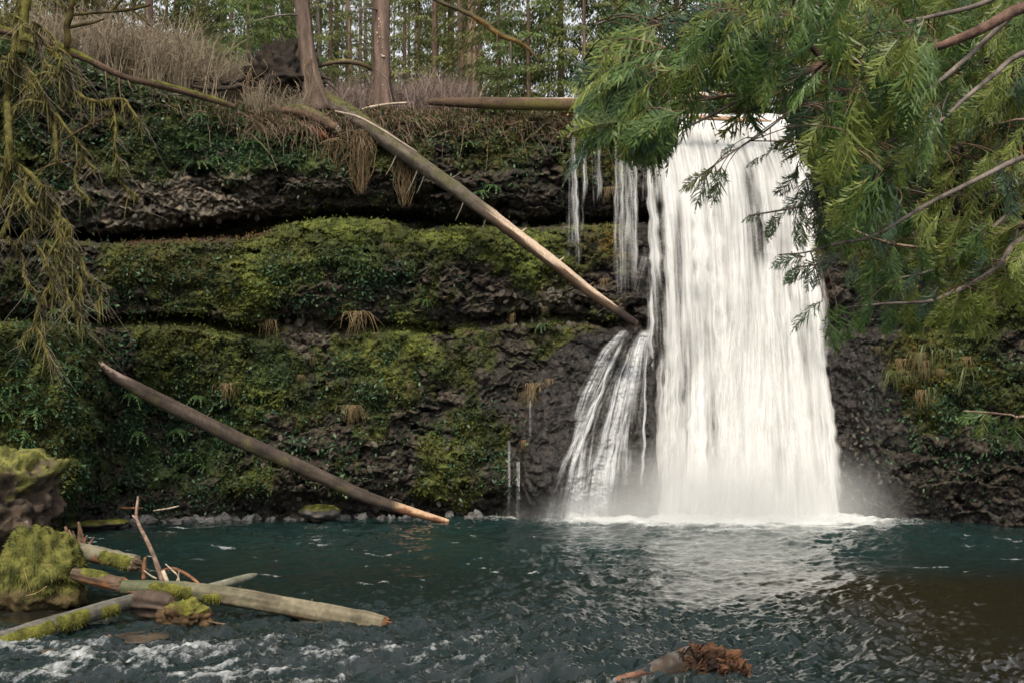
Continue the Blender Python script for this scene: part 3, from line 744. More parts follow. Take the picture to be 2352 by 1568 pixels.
def make_log(name, label, cat, pts, pal, ns=18, step=.10, lump=.10, lump_s=2.2, ends=(None, None), moss=(), mat=None, colour=None, group=None, stubs=(), grooves=0.0, seed=1.0, part='trunk', jag=.9, rk=1.0):
    X, t = resample(uvY(pts), step)
    p, r = X[:, :3], np.maximum(X[:, 3], .004) * rk
    base_pt = p[int(np.argmin(p[:, 2]))]
    th_ = thing(name, label, cat, base_pt, group)
    v, f, th = tube(p, r, ns, lump, lump_s, seed)
    nring = len(p)
    TT = np.repeat(t[:, None] / t[-1], ns, 1).ravel(); TH = np.repeat(th[None, :], nring, 0).ravel()
    vb = v[:nring * ns]
    if grooves:
        c0 = np.repeat(p, ns, 0); dd_ = vb - c0
        g = perlin(np.stack([np.cos(TH) * 2.6, np.sin(TH) * 2.6, TT * 1.2 + seed], -1))
        g2 = perlin(np.stack([np.cos(TH) * 6.5, np.sin(TH) * 6.5, TT * t[-1] * .8 + seed], -1))
        vb[:] = c0 + dd_ * (1 + grooves * g + grooves * .7 * np.minimum(g2, .12))[:, None]
    cc = mix(pal[0], pal[1], .5 * sstep(fbm(np.stack([np.cos(TH) * 2.6, np.sin(TH) * 2.6, TT * t[-1] * .5 + seed], -1), 4), -.35, .35) + .5 * sstep(fbm(vb * 1.6 + seed, 4), -.35, .35))
    cc *= (1 + .35 * fbm(vb * 7, 3))[:, None]
    if colour: cc = colour(cc, TT, TH, vb)
    cc = np.concatenate([cc, cc[:1], cc[-1:]])
    mb = MB(); mb.add(v, f, np.clip(cc, .005, .7))
    mb.build(part, mat or M_LOG, th_)
    for e, pe in enumerate(ends):
        if pe is None: continue
        c_, ax = (p[0], p[0] - p[2]) if e == 0 else (p[-1], p[-1] - p[-3])
        mb = MB(); end_cap(mb, c_, ax, r[0] * .97 if e == 0 else r[-1] * .97, pe, seed=int(seed * 7) + e, jag=jag)
        mb.build('broken_end', M_LOG, th_, smooth=False)
    for k, ms_ in enumerate(moss):
        mb = moss_shell(p, r, t / t[-1], *ms_[:4], seed + k * 3.3, *(ms_[4:]))
        if mb: mb.build('moss_patch', M_MOSS, th_)
    T, A, B = frames(p)
    for (tt, ang_, ln, sr, cpal) in stubs:
        i = min(int(tt * (nring - 1)), nring - 1)
        d = A[i] * math.cos(R(ang_)) + B[i] * math.sin(R(ang_))
        q0 = p[i] + d * r[i] * .7; q1 = p[i] + d * (r[i] + ln) + T[i] * ln * .35
        q, _ = resample(np.array([q0, (q0 + q1) / 2 + [0, 0, -.06 * ln], q1]), ln / 4)
        v, f, _ = tube(q, np.linspace(sr, sr * .5, len(q)), 6)
        mb = MB(); mb.add(v, f, paint(v, cpal, 8, tt * 9)); mb.build('branch_stub', M_LOG, th_)
    return th_

# --- the big leaning log
def c_lean(cc, T, TH, v):
    up = np.sin(TH)
    n = fbm(v * np.array([1.2, 1.2, 1.2]), 4)
    cc = mix(cc, (.066, .064, .024), sstep(n + .4 * np.cos((T - .48) * 4.2) - .1 + .25 * up, .1, .6) * .7 * sstep(T, .22, .34) * (1 - sstep(T, .60, .70)))
    bare = sstep(T, .58, .66) * (1 - sstep(T, .93, .97))
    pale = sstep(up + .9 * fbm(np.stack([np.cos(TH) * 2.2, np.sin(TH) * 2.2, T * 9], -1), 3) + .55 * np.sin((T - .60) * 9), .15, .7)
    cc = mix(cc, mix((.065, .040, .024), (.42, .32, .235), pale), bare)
    return mix(cc, (.022, .014, .012), sstep(T, .935, .965))
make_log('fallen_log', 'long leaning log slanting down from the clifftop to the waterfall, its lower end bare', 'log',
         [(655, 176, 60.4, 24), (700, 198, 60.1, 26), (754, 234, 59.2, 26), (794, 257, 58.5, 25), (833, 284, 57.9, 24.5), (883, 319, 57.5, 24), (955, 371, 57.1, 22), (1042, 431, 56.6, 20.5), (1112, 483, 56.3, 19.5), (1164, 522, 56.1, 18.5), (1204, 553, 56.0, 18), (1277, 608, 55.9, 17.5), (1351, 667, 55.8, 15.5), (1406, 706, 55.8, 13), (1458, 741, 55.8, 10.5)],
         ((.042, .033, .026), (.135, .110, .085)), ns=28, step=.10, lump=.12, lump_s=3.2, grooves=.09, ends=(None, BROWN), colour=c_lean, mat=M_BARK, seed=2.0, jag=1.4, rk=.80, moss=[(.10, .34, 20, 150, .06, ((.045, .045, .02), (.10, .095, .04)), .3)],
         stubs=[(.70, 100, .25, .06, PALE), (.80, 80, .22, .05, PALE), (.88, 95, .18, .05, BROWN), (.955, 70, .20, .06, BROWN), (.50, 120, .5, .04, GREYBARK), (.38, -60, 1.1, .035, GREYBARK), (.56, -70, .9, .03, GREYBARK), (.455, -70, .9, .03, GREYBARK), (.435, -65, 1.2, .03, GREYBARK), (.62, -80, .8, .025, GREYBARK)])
# --- log leaning into the pool
def c_pool(cc, T, TH, v):
    up = np.sin(TH)
    cc = mix(cc, (.26, .185, .16), sstep(.10 - T, 0, .05) * sstep(up + fbm(v * 4, 2), -.1, .5))
    cc = mix(cc, (.085, .078, .03), .7 * sstep(fbm(v * 1.1 + 3, 3) - .25 * up, .1, .45))
    return mix(cc, mix((.15, .07, .035), (.42, .27, .17), sstep(up + fbm(v * 3, 2), -.2, .5)), sstep(T, .83, .87))
make_log('fallen_log', 'dark slim log slanting from the mossy bank at left into the pool', 'log',
         [(236, 838, 50.6, 6), (262, 862, 50.8, 13), (330, 900, 51.2, 18.5), (430, 950, 51.7, 19.5), (560, 1014, 52.3, 19), (700, 1076, 52.9, 18), (830, 1136, 53.5, 15.5), (940, 1173, 53.9, 12), (1030, 1198, 54.2, 7)],
         ((.026, .020, .016), (.080, .060, .046)), step=.10, lump=.11, lump_s=3.0, grooves=.06, ns=24, colour=c_pool, mat=M_BARK, rk=.9, seed=4.0, ends=(PALE, None), jag=2.2,
         stubs=[(.3, 80, .15, .04, BROWN), (.55, 100, .12, .04, BROWN)])
# --- logs across the lip of the fall
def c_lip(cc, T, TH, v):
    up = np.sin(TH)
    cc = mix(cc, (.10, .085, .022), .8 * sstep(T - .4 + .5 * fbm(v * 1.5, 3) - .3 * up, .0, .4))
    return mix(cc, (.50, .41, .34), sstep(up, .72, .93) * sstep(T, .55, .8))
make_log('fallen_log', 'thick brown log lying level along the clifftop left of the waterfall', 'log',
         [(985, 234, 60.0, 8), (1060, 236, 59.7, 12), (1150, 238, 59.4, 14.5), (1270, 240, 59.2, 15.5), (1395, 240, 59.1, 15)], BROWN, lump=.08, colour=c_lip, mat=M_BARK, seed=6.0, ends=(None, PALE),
         stubs=[(.86, 90, .35, .04, REDWOOD), (.98, 88, .3, .08, PALE), (.3, 80, .5, .02, PALE), (.45, 110, .45, .02, PALE)], step=.14)
def c_band(cc, T, TH, v):
    b = perlin(np.stack([T * 26, np.zeros_like(T), np.cos(TH) * .6], -1))
    return mix(cc, (.16, .085, .05), sstep(b - .35 * np.sin(TH), .0, .3))
make_log('fallen_log', 'pale peeling log lying behind the lip of the waterfall among the green boughs', 'log',
         [(1380, 238, 61.0, 8), (1500, 233, 61.4, 9), (1620, 221, 61.8, 10), (1720, 214, 62.2, 10), (1822, 206, 62.6, 9)], PALE, lump=.08, colour=c_band, seed=7.0, step=.14, ns=14)
make_log('broken_log', 'short reddish broken log end under the level log at the clifftop', 'log',
         [(1290, 263, 59.6, 5), (1345, 262, 59.2, 6.5), (1402, 259, 58.9, 7)], REDWOOD, lump=.14, lump_s=4, seed=8.0, ends=(None, PALE), step=.1, ns=12)
make_log('driftwood_pole', 'bare tan pole with snapped twigs lodged across the lip of the waterfall', 'branch',
         [(1545, 268, 59.4, 3), (1600, 270, 59.4, 5.2), (1660, 273, 59.4, 5.6), (1700, 276, 59.4, 5.2), (1772, 278, 59.4, 2)], ((.22, .12, .07), (.46, .30, .20)), lump=.06, seed=9.0, step=.1, ns=10,
         stubs=[(.42, -80, .5, .03, BROWN), (.55, -75, .45, .03, BROWN), (.66, -85, .25, .03, BROWN), (.72, -70, .3, .03, BROWN), (.8, 75, .25, .03, BROWN)])
make_log('driftwood_branch', 'dark wet branch stub dripping beside the left veil of water', 'branch',
         [(1345, 284, 58.7, 3), (1325, 297, 58.6, 4.5), (1302, 318, 58.5, 4)], BROWN, lump=.2, seed=10.0, step=.06, ns=8)
# --- hollow rotten log on the clifftop with red wood inside
hl = make_log('rotten_log', 'hollow rotten log with red heartwood under it on the clifftop beside the leaning log', 'log',
         [(640, 258, 57.9, 9), (680, 256, 57.6, 14), (716, 268, 57.4, 16), (752, 285, 57.2, 14), (774, 296, 57.1, 9)], BROWN, lump=.34, lump_s=3, moss=[(.1, .8, 30, 150, .2, ((.05, .045, .02), (.12, .11, .05)), 1)], mat=M_BARK, seed=11.0, step=.1, ends=(None, PALE))
for k, (u0, v0, u1, v1, w) in enumerate(((713, 290, 742, 322, 9), (733, 300, 757, 321, 8), (763, 300, 767, 322, 4))):
    X, _ = resample(uvY([(u0, v0, 57.5, w), ((u0 + u1) / 2, (v0 + v1) / 2, 57.4, w), (u1, v1, 57.4, w * .4)]), .08)
    v, f, _ = tube(X[:, :3], X[:, 3], 8, .25, 6, k)
    mb = MB(); mb.add(v, f, paint(v, ((.085, .024, .014), (.23, .075, .042)), 6, k)); mb.build('heartwood', M_LOG, hl)
# --- mossy log along the sloping edge at upper left
make_log('mossy_log', 'long thin moss covered log along the sloping cliff edge at the upper left', 'log',
         [(-40, 62, 49.8, 9), (20, 74, 50.1, 9), (67, 87, 50.4, 8.5), (118, 101, 50.8, 9.5), (145, 115, 51.1, 10), (202, 138, 51.6, 8), (253, 163, 52.1, 8), (300, 182, 52.6, 7.5), (354, 194, 53.4, 8.5), (430, 213, 54.6, 8), (540, 246, 56.0, 6)],
         BROWN, lump=.22, lump_s=2, mat=M_BARK, seed=12.0, step=.12, ns=12, moss=[(0, .22, 10, 170, .25), (.22, .40, -20, 200, .38), (.58, 1.0, 10, 170, .28)],
         stubs=[(.45, -70, .8, .04, BROWN), (.5, -80, 1.0, .04, BROWN), (.54, -60, .6, .03, BROWN)])
make_log('arching_branch', 'dark mossy dead branch arching between the two big trunks', 'branch',
         [(728, 156, 61.2, 3), (745, 149, 61.2, 4.5), (775, 143, 61.2, 5.5), (805, 143, 61.2, 5.5), (835, 150, 61.3, 5), (860, 163, 61.6, 4)], BROWN, lump=.2, seed=13.0, step=.08, ns=8, moss=[(.05, .95, 30, 150, .3, MOSSY, .4)])
make_log('dead_branch', 'grey snapped branch lying across the foot of the right big trunk', 'branch',
         [(822, 256, 59.6, 3), (850, 247, 59.6, 3.5), (890, 240, 59.6, 3), (935, 236, 59.8, 2)], PALE, lump=.1, seed=14.0, step=.1, ns=7)
make_log('dead_branch', 'thin pale bough lying along the upper side of the leaning log', 'branch',
         [(770, 256, 57.4, 2.6), (820, 268, 57.0, 3), (870, 294, 56.7, 3), (920, 326, 56.4, 2.8), (958, 350, 56.3, 2)], ((.13, .10, .08), (.34, .27, .21)), lump=.1, seed=15.0, step=.1, ns=7)

# --- the log jam at lower left
def c_jam(cc, T, TH, v):
    return mix(cc, (.15, .060, .025), .8 * sstep(fbm(v * 2.5 + 2, 3) - .5 * np.sin(TH), .15, .5))
make_log('broken_log', 'short broken log with ragged mossy end beside the mossy stump at lower left', 'log',
         [(140, 1252, 31.6, 17), (190, 1266, 31.4, 19), (250, 1279, 31.2, 20), (312, 1293, 31.0, 19)], OLIVE, lump=.18, lump_s=4, grooves=.08, ns=36, seed=16.0, colour=c_jam, ends=(None, BROWN), jag=1.3, step=.04, moss=[(.55, 1, -60, 60, .15, MOSSY, .5)])
make_log('broken_log', 'rotting log with green moss and orange broken end under the ragged mossy log', 'log',
         [(170, 1316, 30.2, 15), (225, 1328, 30.0, 17), (282, 1341, 29.8, 17)], BROWN, lump=.18, lump_s=4, grooves=.10, ns=36, seed=17.0, colour=c_jam, ends=(None, REDWOOD), jag=1.3, step=.04, moss=[(.1, .72, 10, 150, .2)])
def c_c(cc, T, TH, v):
    up = np.sin(TH)
    cc = mix(cc, (.060, .075, .035), .7 * sstep(.45 - T + .3 * fbm(v * 2, 3), 0, .3))
    return mix(cc, (.17, .085, .04), .55 * sstep(fbm(v * 2 + 4, 3) - .35 * up, .1, .5) * sstep(T, .5, .7))
make_log('driftwood_log', 'smooth grey brown log with a yellow moss patch reaching out over the river', 'log',
         [(283, 1347, 29.0, 17), (400, 1353, 28.8, 20), (520, 1367, 28.5, 21.5), (640, 1388, 28.2, 22), (760, 1410, 27.9, 22.5), (845, 1425, 27.7, 22), (884, 1432, 27.6, 18)],
         ((.055, .046, .028), (.170, .145, .095)), lump=.09, lump_s=3, grooves=.065, seed=18.0, colour=c_c, ends=(BROWN, REDWOOD), step=.04, ns=44, jag=1.3, moss=[(.10, .30, -60, 55, .16), (.31, .40, -55, 20, .13)], stubs=[(.45, 80, .06, .02, OLIVE), (.72, 85, .05, .02, OLIVE), (.75, -60, .05, .02, OLIVE)])
make_log('driftwood_log', 'grey mossy log sloping up from the bottom left corner to the log jam', 'log',
         [(-90, 1508, 24.3, 31), (0, 1478, 25.0, 28), (120, 1437, 26.1, 23), (230, 1402, 27.3, 19), (330, 1372, 28.5, 16)], ((.038, .036, .028), (.125, .118, .10)), lump=.09, grooves=.06, seed=19.0, step=.05, ns=40,
         moss=[(0, .44, -80, 62, .16), (.42, .64, -70, 72, .2), (.68, .82, -60, 40, .2)])
make_log('driftwood_log', 'slim grey log tip poking out behind the moss patched log', 'log',
         [(440, 1358, 29.6, 9), (510, 1341, 30.3, 10), (570, 1324, 31.0, 8), (590, 1318, 31.3, 3)], ((.08, .078, .055), (.19, .185, .14)), lump=.08, seed=20.0, step=.06, ns=12)
make_log('log_chunk', 'short fluted reddish log chunk wedged under the moss patched log', 'log',
         [(308, 1383, 28.2, 19), (340, 1388, 28.0, 24), (372, 1393, 27.9, 25), (394, 1398, 27.8, 22)], ((.022, .015, .011), (.085, .058, .040)), lump=.16, lump_s=5, grooves=.55, seed=21.0, step=.025, ns=36, ends=(None, BROWN), jag=.4)

def lumpy(name, label, cat, u, v, Y, ru, rv, ry, pal, lump=.35, ls=2.0, seed=0.0, mossy=0.0, shape=None, mat=None, top=MOSSY, nu=64, nv=40, fuzz=0, part=None):
    """rounded irregular mass (stump, boulder, root wad), bottom under the ground or water"""
    c = P(u, v, Y); k = Y / F
    th = np.linspace(0, 2 * np.pi, nu, endpoint=False); ph = np.linspace(-.5 * np.pi, .5 * np.pi, nv)
    d = np.stack([np.cos(ph)[:, None] * np.cos(th)[None], np.cos(ph)[:, None] * np.sin(th)[None], np.sin(ph)[:, None] + 0 * th[None]], -1)
    s = np.ones(d.shape[:2]) if shape is None else shape(d)
    q0 = d * np.array([ru * k, ry, rv * k])
    n = fbm(q0 * ls + seed + 3, 4) + .5 * (.4 - np.abs(perlin(q0 * ls * 2.2 + seed)))
    q = q0 * (s * (1 + lump * n))[..., None] if shape is None else np.stack([q0[..., 0] * s, q0[..., 1] * s, q0[..., 2]], -1) * (1 + lump * n)[..., None]
    q = q + c
    cc = paint(q, pal, 2.4, seed) * (1 + .4 * fbm(q * 9, 3))[..., None]
    if mossy:
        m_ = sstep(d[..., 2] + .7 * fbm(q * 1.6 + seed, 3), 1 - 1.6 * mossy, 1.3 - 1.6 * mossy)
        cc = mix(cc, paint(q, top, 4, seed + 1), m_)
    mb = MB(); mb.add(q.reshape(-1, 3), grid_faces(nv, nu, True), np.clip(cc, .006, .6).reshape(-1, 3))
    if fuzz:
        rg = np.random.default_rng(int(seed) + 1)
        i = rg.integers(2, nv - 1, fuzz); j = rg.integers(0, nu, fuzz)
        if mossy < .9:
            ok = m_[i, j] > .4; i, j = i[ok], j[ok]
        o = q[i, j]; dn = d[i, j]; L_ = .03 + .075 * rg.random((len(i), 1)) ** 1.5
        sd_ = np.cross(dn, rg.normal(size=(len(i), 3))); sd_ /= np.linalg.norm(sd_, axis=1)[:, None]
        tip = o + dn * L_ * .9 + np.array([0, 0, -1.]) * L_ * .7
        vv = np.stack([o - sd_ * L_ * .25, o + sd_ * L_ * .25, tip], 1).reshape(-1, 3)
        mb.add(vv, np.arange(len(vv)).reshape(-1, 3), np.repeat(np.clip(cc[i, j] * (.6 + rg.random((len(i), 1)) * .9), .005, .5), 3, 0))
    base_pt = c - np.array([0, 0, rv * k])
    if part:
        th_ = thing(name, label, cat, base_pt); mb.build(part, mat or M_MOSS, th_); return th_
    return tag(mb.build(name, mat or M_MOSS, origin=base_pt), label, cat)

def stick_part(pts, pal, parent, name='stick', step=.05, ns=7, lump=.1, seed=0.0):
    X, _ = resample(uvY(pts), step)
    v, f, _ = tube(X[:, :3], np.maximum(X[:, 3], .003), ns, lump, 6, seed)
    mb = MB(); mb.add(v, f, paint(v, pal, 6, seed)); return mb.build(name, M_LOG, parent)

def stick(name, label, pts, pal, cat='branch', side=(), group=None, **kw):
    X = uvY(pts); th_ = thing(name, label, cat, X[int(np.argmin(X[:, 2])), :3], group)
    stick_part(pts, pal, th_, 'stem', **kw)
    for s in side: stick_part(s, pal, th_, 'side_branch', **kw)
    return th_

st_ = lumpy('mossy_stump', 'rounded stump buried in thick green moss at the left edge of the river', 'stump', 88, 1322, 30.9, 100, 108, .85, ((.045, .035, .018), (.10, .075, .035)), lump=.40, ls=1.7, seed=3.0, mossy=.86,
      shape=lambda d: np.interp(d[..., 2], [-1, -.3, .3, .8, 1], [1.2, 1.08, .95, .95, .95]), fuzz=9000, part='moss_mound', nu=96, nv=64, top=((.036, .040, .012), (.130, .128, .034)))
stick_part([(72, 1240, 30.6, 10), (68, 1218, 30.6, 7), (60, 1196, 30.5, 4)], ((.07, .05, .045), (.18, .13, .11)), st_, 'snapped_branch')
for k, pts in enumerate(([(108, 1310, 30.0, 1.2), (100, 1300, 29.9, 1.2), (112, 1296, 29.9, 1.2), (122, 1300, 29.9, 1), (130, 1325, 29.9, .8)], [(55, 1302, 30, 1), (62, 1330, 29.9, 1), (72, 1360, 29.9, .8)], [(58, 1368, 29.9, 1.2), (85, 1360, 29.9, 1.2), (108, 1345, 29.9, 1)])):
    stick_part(pts, ((.15, .10, .04), (.30, .22, .10)), st_, 'dead_stem', ns=5)
lumpy('earth_bank', 'overhanging earthen bank with a mossy grass top at the left edge', 'bank', -20, 1168, 41.0, 160, 128, 2.3, ((.014, .010, .007), (.085, .060, .040)), lump=.42, ls=1.3, seed=5.0, mossy=.36,
      shape=lambda d: np.interp(d[..., 2], [-1, -.5, 0, .25, .45, .9, 1], [.45, .72, .86, .80, .98, 1.28, 1.25]), fuzz=5000, nu=110, nv=80, mat=M_ROCK)
rw = thing('uprooted_roots', 'cluster of brown broken root spikes behind the ragged mossy log', 'roots', P(185, 1268, 32.4))
for k, (u0, v0, u1, v1, w) in enumerate(((165, 1265, 150, 1208, 7), (175, 1268, 158, 1215, 6), (185, 1265, 181, 1197, 7), (188, 1262, 188, 1222, 6), (170, 1262, 168, 1218, 5), (180, 1270, 200, 1228, 5), (190, 1268, 216, 1232, 4), (196, 1270, 212, 1262, 5), (200, 1274, 240, 1264, 4), (190, 1275, 232, 1270, 4))):
    stick_part([(u0, v0, 32.3, w * 1.3), ((u0 + u1) / 2 + 2, (v0 + v1) / 2, 32.2, w), (u1, v1, 32.2, w * .35)], ((.045, .026, .016), (.19, .105, .060)), rw, 'root_spike', lump=.35, seed=k * 1.7)
lumpy('root_lump', 'knobbly brown root lump with a bit of moss under the moss patched log', 'roots', 428, 1422, 27.5, 52, 34, .55, ((.030, .020, .011), (.125, .078, .042)), lump=.75, ls=4.2, seed=8.0, mossy=.30, nu=72, nv=44)
stick('driftwood_stick', 'tall bent bare stick standing up from the log jam', [(374, 1334, 28.9, 6.5), (362, 1300, 28.9, 6), (350, 1268, 28.9, 5.2), (335, 1236, 28.9, 4.8), (320, 1206, 28.9, 4.2), (313, 1184, 28.9, 3.6), (315, 1160, 28.9, 3.4), (317, 1139, 28.9, 2.2)], ((.10, .065, .048), (.30, .20, .15)), 'stick', side=[[(314, 1192, 28.9, 3), (308, 1186, 28.9, 2.6), (304, 1182, 28.9, 1.6)]])
stick('driftwood_stick', 'short orange splinter standing upright between the logs', [(330, 1330, 29.3, 5), (331, 1300, 29.3, 4.6), (334, 1279, 29.3, 3.4)], REDWOOD, 'stick')
stick('driftwood_stick', 'curved reddish root arching behind the moss patched log', [(366, 1312, 29.2, 3), (395, 1304, 29.2, 3.8), (425, 1316, 29.1, 4), (448, 1332, 29.0, 3.6), (464, 1346, 28.9, 2.6)], REDWOOD, 'stick')
stick('driftwood_stick', 'pale forked twig sticking out of the log jam', [(412, 1340, 28.8, 1.8), (409, 1322, 28.8, 2), (395, 1308, 28.8, 2), (380, 1294, 28.8, 1.2)], PALE, 'stick', side=[[(404, 1338, 28.8, 1.5), (410, 1322, 28.8, 1.5), (411, 1309, 28.8, 1)]])
stick('driftwood_stick', 'thin pale twig lying against the orange splinter', [(331, 1309, 29.1, 1.5), (345, 1320, 29.0, 2), (360, 1328, 29.0, 2)], PALE, 'stick')
stick('driftwood_stick', 'flat pale slat leaning at the foot of the tall bent stick', [(385, 1337, 28.8, 5), (379, 1322, 28.8, 5), (374, 1309, 28.8, 4)], PALE, 'stick')
stick('driftwood_stick', 'thin red stick lying below the moss patched log', [(293, 1358, 28.4, 2.5), (343, 1364, 28.2, 3), (380, 1375, 28.1, 2)], REDWOOD, 'stick')
stick('driftwood_stick', 'thin twig trailing in the water below the moss patched log', [(470, 1424, 27.3, 1.5), (500, 1430, 27.1, 2), (530, 1434, 27.0, 1.5)], BROWN, 'stick')
stick('driftwood_stick', 'dark mossy stick floating in the bottom left river', [(96, 1499, 24.4, 7), (150, 1490, 24.7, 6.5), (212, 1477, 25.2, 4)], ((.016, .013, .007), (.06, .05, .02)), 'stick')
stick('driftwood_stick', 'short tan stick floating near the sloping mossy log', [(222, 1452, 26.2, 2), (240, 1455, 26.1, 3), (262, 1462, 25.9, 1.5)], REDWOOD, 'stick')
lumpy('sunken_slab', 'flat dark brown slab just breaking the water below the root lump', 'rock', 320, 1464, 25.7, 66, 9, .6, ((.02, .014, .008), (.07, .05, .03)), lump=.2, ls=2, seed=9.0, mat=M_WET)
# --- log at the bottom edge
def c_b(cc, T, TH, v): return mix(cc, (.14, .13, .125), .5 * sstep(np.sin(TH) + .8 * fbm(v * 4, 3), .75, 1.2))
def shard(mb, o, d, ln, w, col):
    d = np.asarray(d, float); d /= np.linalg.norm(d); a = np.cross(d, rg.normal(size=3)); a /= np.linalg.norm(a); b = np.cross(d, a)
    v = [o - d * ln * .4 + a * w, o - d * ln * .4 - a * w * .6 + b * w * .5, o - d * ln * .4 - b * w, o + d * ln * .3 + a * w * .8 + b * w * .2, o + d * ln * .25 - a * w * .5, o + d * ln]
    mb.add(np.array(v), np.array([[0, 1, 4], [0, 4, 3], [1, 2, 4], [2, 0, 3], [2, 3, 4], [3, 5, 4], [3, 4, 5]]), col)
rg = np.random.default_rng(4)
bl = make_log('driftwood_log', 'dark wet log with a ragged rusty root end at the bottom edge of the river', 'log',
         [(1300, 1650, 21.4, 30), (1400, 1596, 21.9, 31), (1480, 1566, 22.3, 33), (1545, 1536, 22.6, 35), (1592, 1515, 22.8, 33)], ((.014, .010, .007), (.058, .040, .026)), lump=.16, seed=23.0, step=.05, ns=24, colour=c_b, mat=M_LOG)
stick_part([(1370, 1586, 21.6, 6), (1420, 1562, 21.7, 10), (1465, 1549, 21.8, 9), (1490, 1546, 22.0, 5)], ((.05, .022, .014), (.17, .09, .055)), bl, 'side_limb', ns=10)
def wad(u, v, Y, ru, rv, seed):
    q = lumpy('root_wad', None, None, u, v, Y, ru, rv, .38, ((.016, .009, .006), (.115, .052, .024)), lump=.8, ls=6.5, seed=seed, mat=M_BARK, nu=110, nv=70)
    q.parent = bl; q.location = tuple(np.array(q.location) - np.array(bl.location))
wad(1628, 1534, 22.7, 62, 46, 2.0); wad(1688, 1552, 22.5, 34, 34, 5.0)
for k in range(34):
    u0 = 1560 + 150 * rg.random(); v0 = 1490 + .34 * max(0, u0 - 1600) + 50 * rg.random() ** 1.5
    mb = MB(); c0 = P(u0, v0, 22.50 - .006 * (v0 - 1490))
    for q in range(4):
        shard(mb, c0 + rg.normal(size=3) * .035, np.array([.35, -.2, .55]) + rg.normal(size=3) * .5, .07 + .10 * rg.random(), .014 + .022 * rg.random(), mix((.012, .006, .004), (.115, .054, .026), rg.random() ** 1.6))
    mb.build('root_splinter', M_LOG, bl, smooth=False)

# --- stones and mossy ground at the foot of the cliff
lumpy('mossy_boulder', 'small boulder capped with moss at the foot of the cliff by the pool log', 'boulder', 734, 1176, 54.6, 46, 19, .7, ((.03, .03, .03), (.11, .10, .09)), lump=.3, ls=1.6, seed=12.0, mossy=.5, fuzz=600)
for k, (u, v, ru, lab) in enumerate(((160, 1206, 36, 'low bright mossy rock on the shore below the earthen bank'), (218, 1202, 34, 'middle one of three low mossy rocks on the shore left of the tall stick'), (262, 1199, 32, 'low mossy rock on the shore right beside the tall bent stick'))):
    lumpy('shore_rock', lab, 'rock', u, v, 50.6 + k * .5, ru, 8, .9, ((.03, .025, .02), (.09, .07, .05)), lump=.3, ls=1.4, seed=20.0 + k, mossy=.62, fuzz=500, nu=40, nv=24)
rg = np.random.default_rng(9)
pro = []
for k in range(5):
    c = MB(); th = np.linspace(0, 2 * np.pi, 9, endpoint=False); ph = np.linspace(-1.5, 1.5, 6)
    d = np.stack([np.cos(ph)[:, None] * np.cos(th), np.cos(ph)[:, None] * np.sin(th), np.sin(ph)[:, None] + 0 * th], -1)
    q = d * np.array([1, .8, .6]) * (1 + .5 * fbm(d * 1.3 + k * 9, 2))[..., None]
    c.add(q.reshape(-1, 3), grid_faces(6, 9, True), paint(q.reshape(-1, 3), ((.035, .035, .037), (.15, .145, .14)), 2, k)); pro.append(c.mesh('stone', M_WET, smooth=False))
for k in range(95):
    u = 285 + 820 * rg.random() ** 1.3
    s_ = (.10 + .22 * rg.random() ** 2)
    y_ = float(cliff_y(np.array([u]), np.array([1186.]))[0]) - .1 - 1.3 * rg.random()
    o = link('shore_stone', pro[k % 5]); o.location = ((u - CU) / F * y_, y_, .02); o.scale = (s_ * 1.4, s_, s_ * 1.2); o.rotation_euler = (rg.random(), rg.random(), rg.random() * 6)
    tag(o, 'small wet grey stone in the row along the waterline under the mossy cliff', 'stone', 'stones along the waterline')
stick('driftwood_stick', 'short reddish stick lying on the far shore behind the tall bent stick', [(272, 1165, 52.4, 2.5), (300, 1166, 52.4, 2.8), (328, 1166, 52.4, 2)], REDWOOD, 'stick')
stick('driftwood_stick', 'pale thin stick on the stones at the foot of the cliff', [(352, 1172, 52.8, 1.5), (385, 1167, 52.8, 2.2), (412, 1161, 52.8, 1.5)], PALE, 'stick')
# ================================================================== the forest behind the cliff
DFIR = ((.060, .042, .032), (.185, .130, .100))
GREYT = ((.085, .070, .060), (.22, .185, .155))
REDT = ((.070, .044, .032), (.18, .12, .088))
def trunk_mesh(pts, pal, ns=14, step=.5, ridge=.10, flare=True, seed=0.0, moss=0.0):
    X, t = resample(pts, step)
    p, r = X[:, :3], X[:, 3]
    if flare: r = r * (1 + .45 * np.exp(-t / .9))
    v, f, th = tube(p, r, ns, ridge, 1.6, seed)
    n = len(p) * ns
    TH = np.repeat(th[None], len(p), 0).ravel(); Z = np.repeat(t[:, None], ns, 1).ravel()
    g = perlin(np.stack([np.cos(TH) * 3.2, np.sin(TH) * 3.2, Z * .35 + seed], -1))
    c0 = np.repeat(p, ns, 0); v[:n] = c0 + (v[:n] - c0) * (1 + .10 * g)[:, None]
    cc = paint(np.stack([np.cos(TH) * 1.5, np.sin(TH) * 1.5, Z * .25], -1), pal, 1.8, seed) * (1 + .5 * g)[:, None]
    if moss: cc = mix(cc, (.085, .090, .018), moss * sstep(fbm(v[:n] * 1.3 + 4, 3), -.2, .3))
    cc = np.concatenate([cc, cc[:1], cc[-1:]])
    mb = MB(); mb.add(v, f, np.clip(cc, .006, .5)); return mb

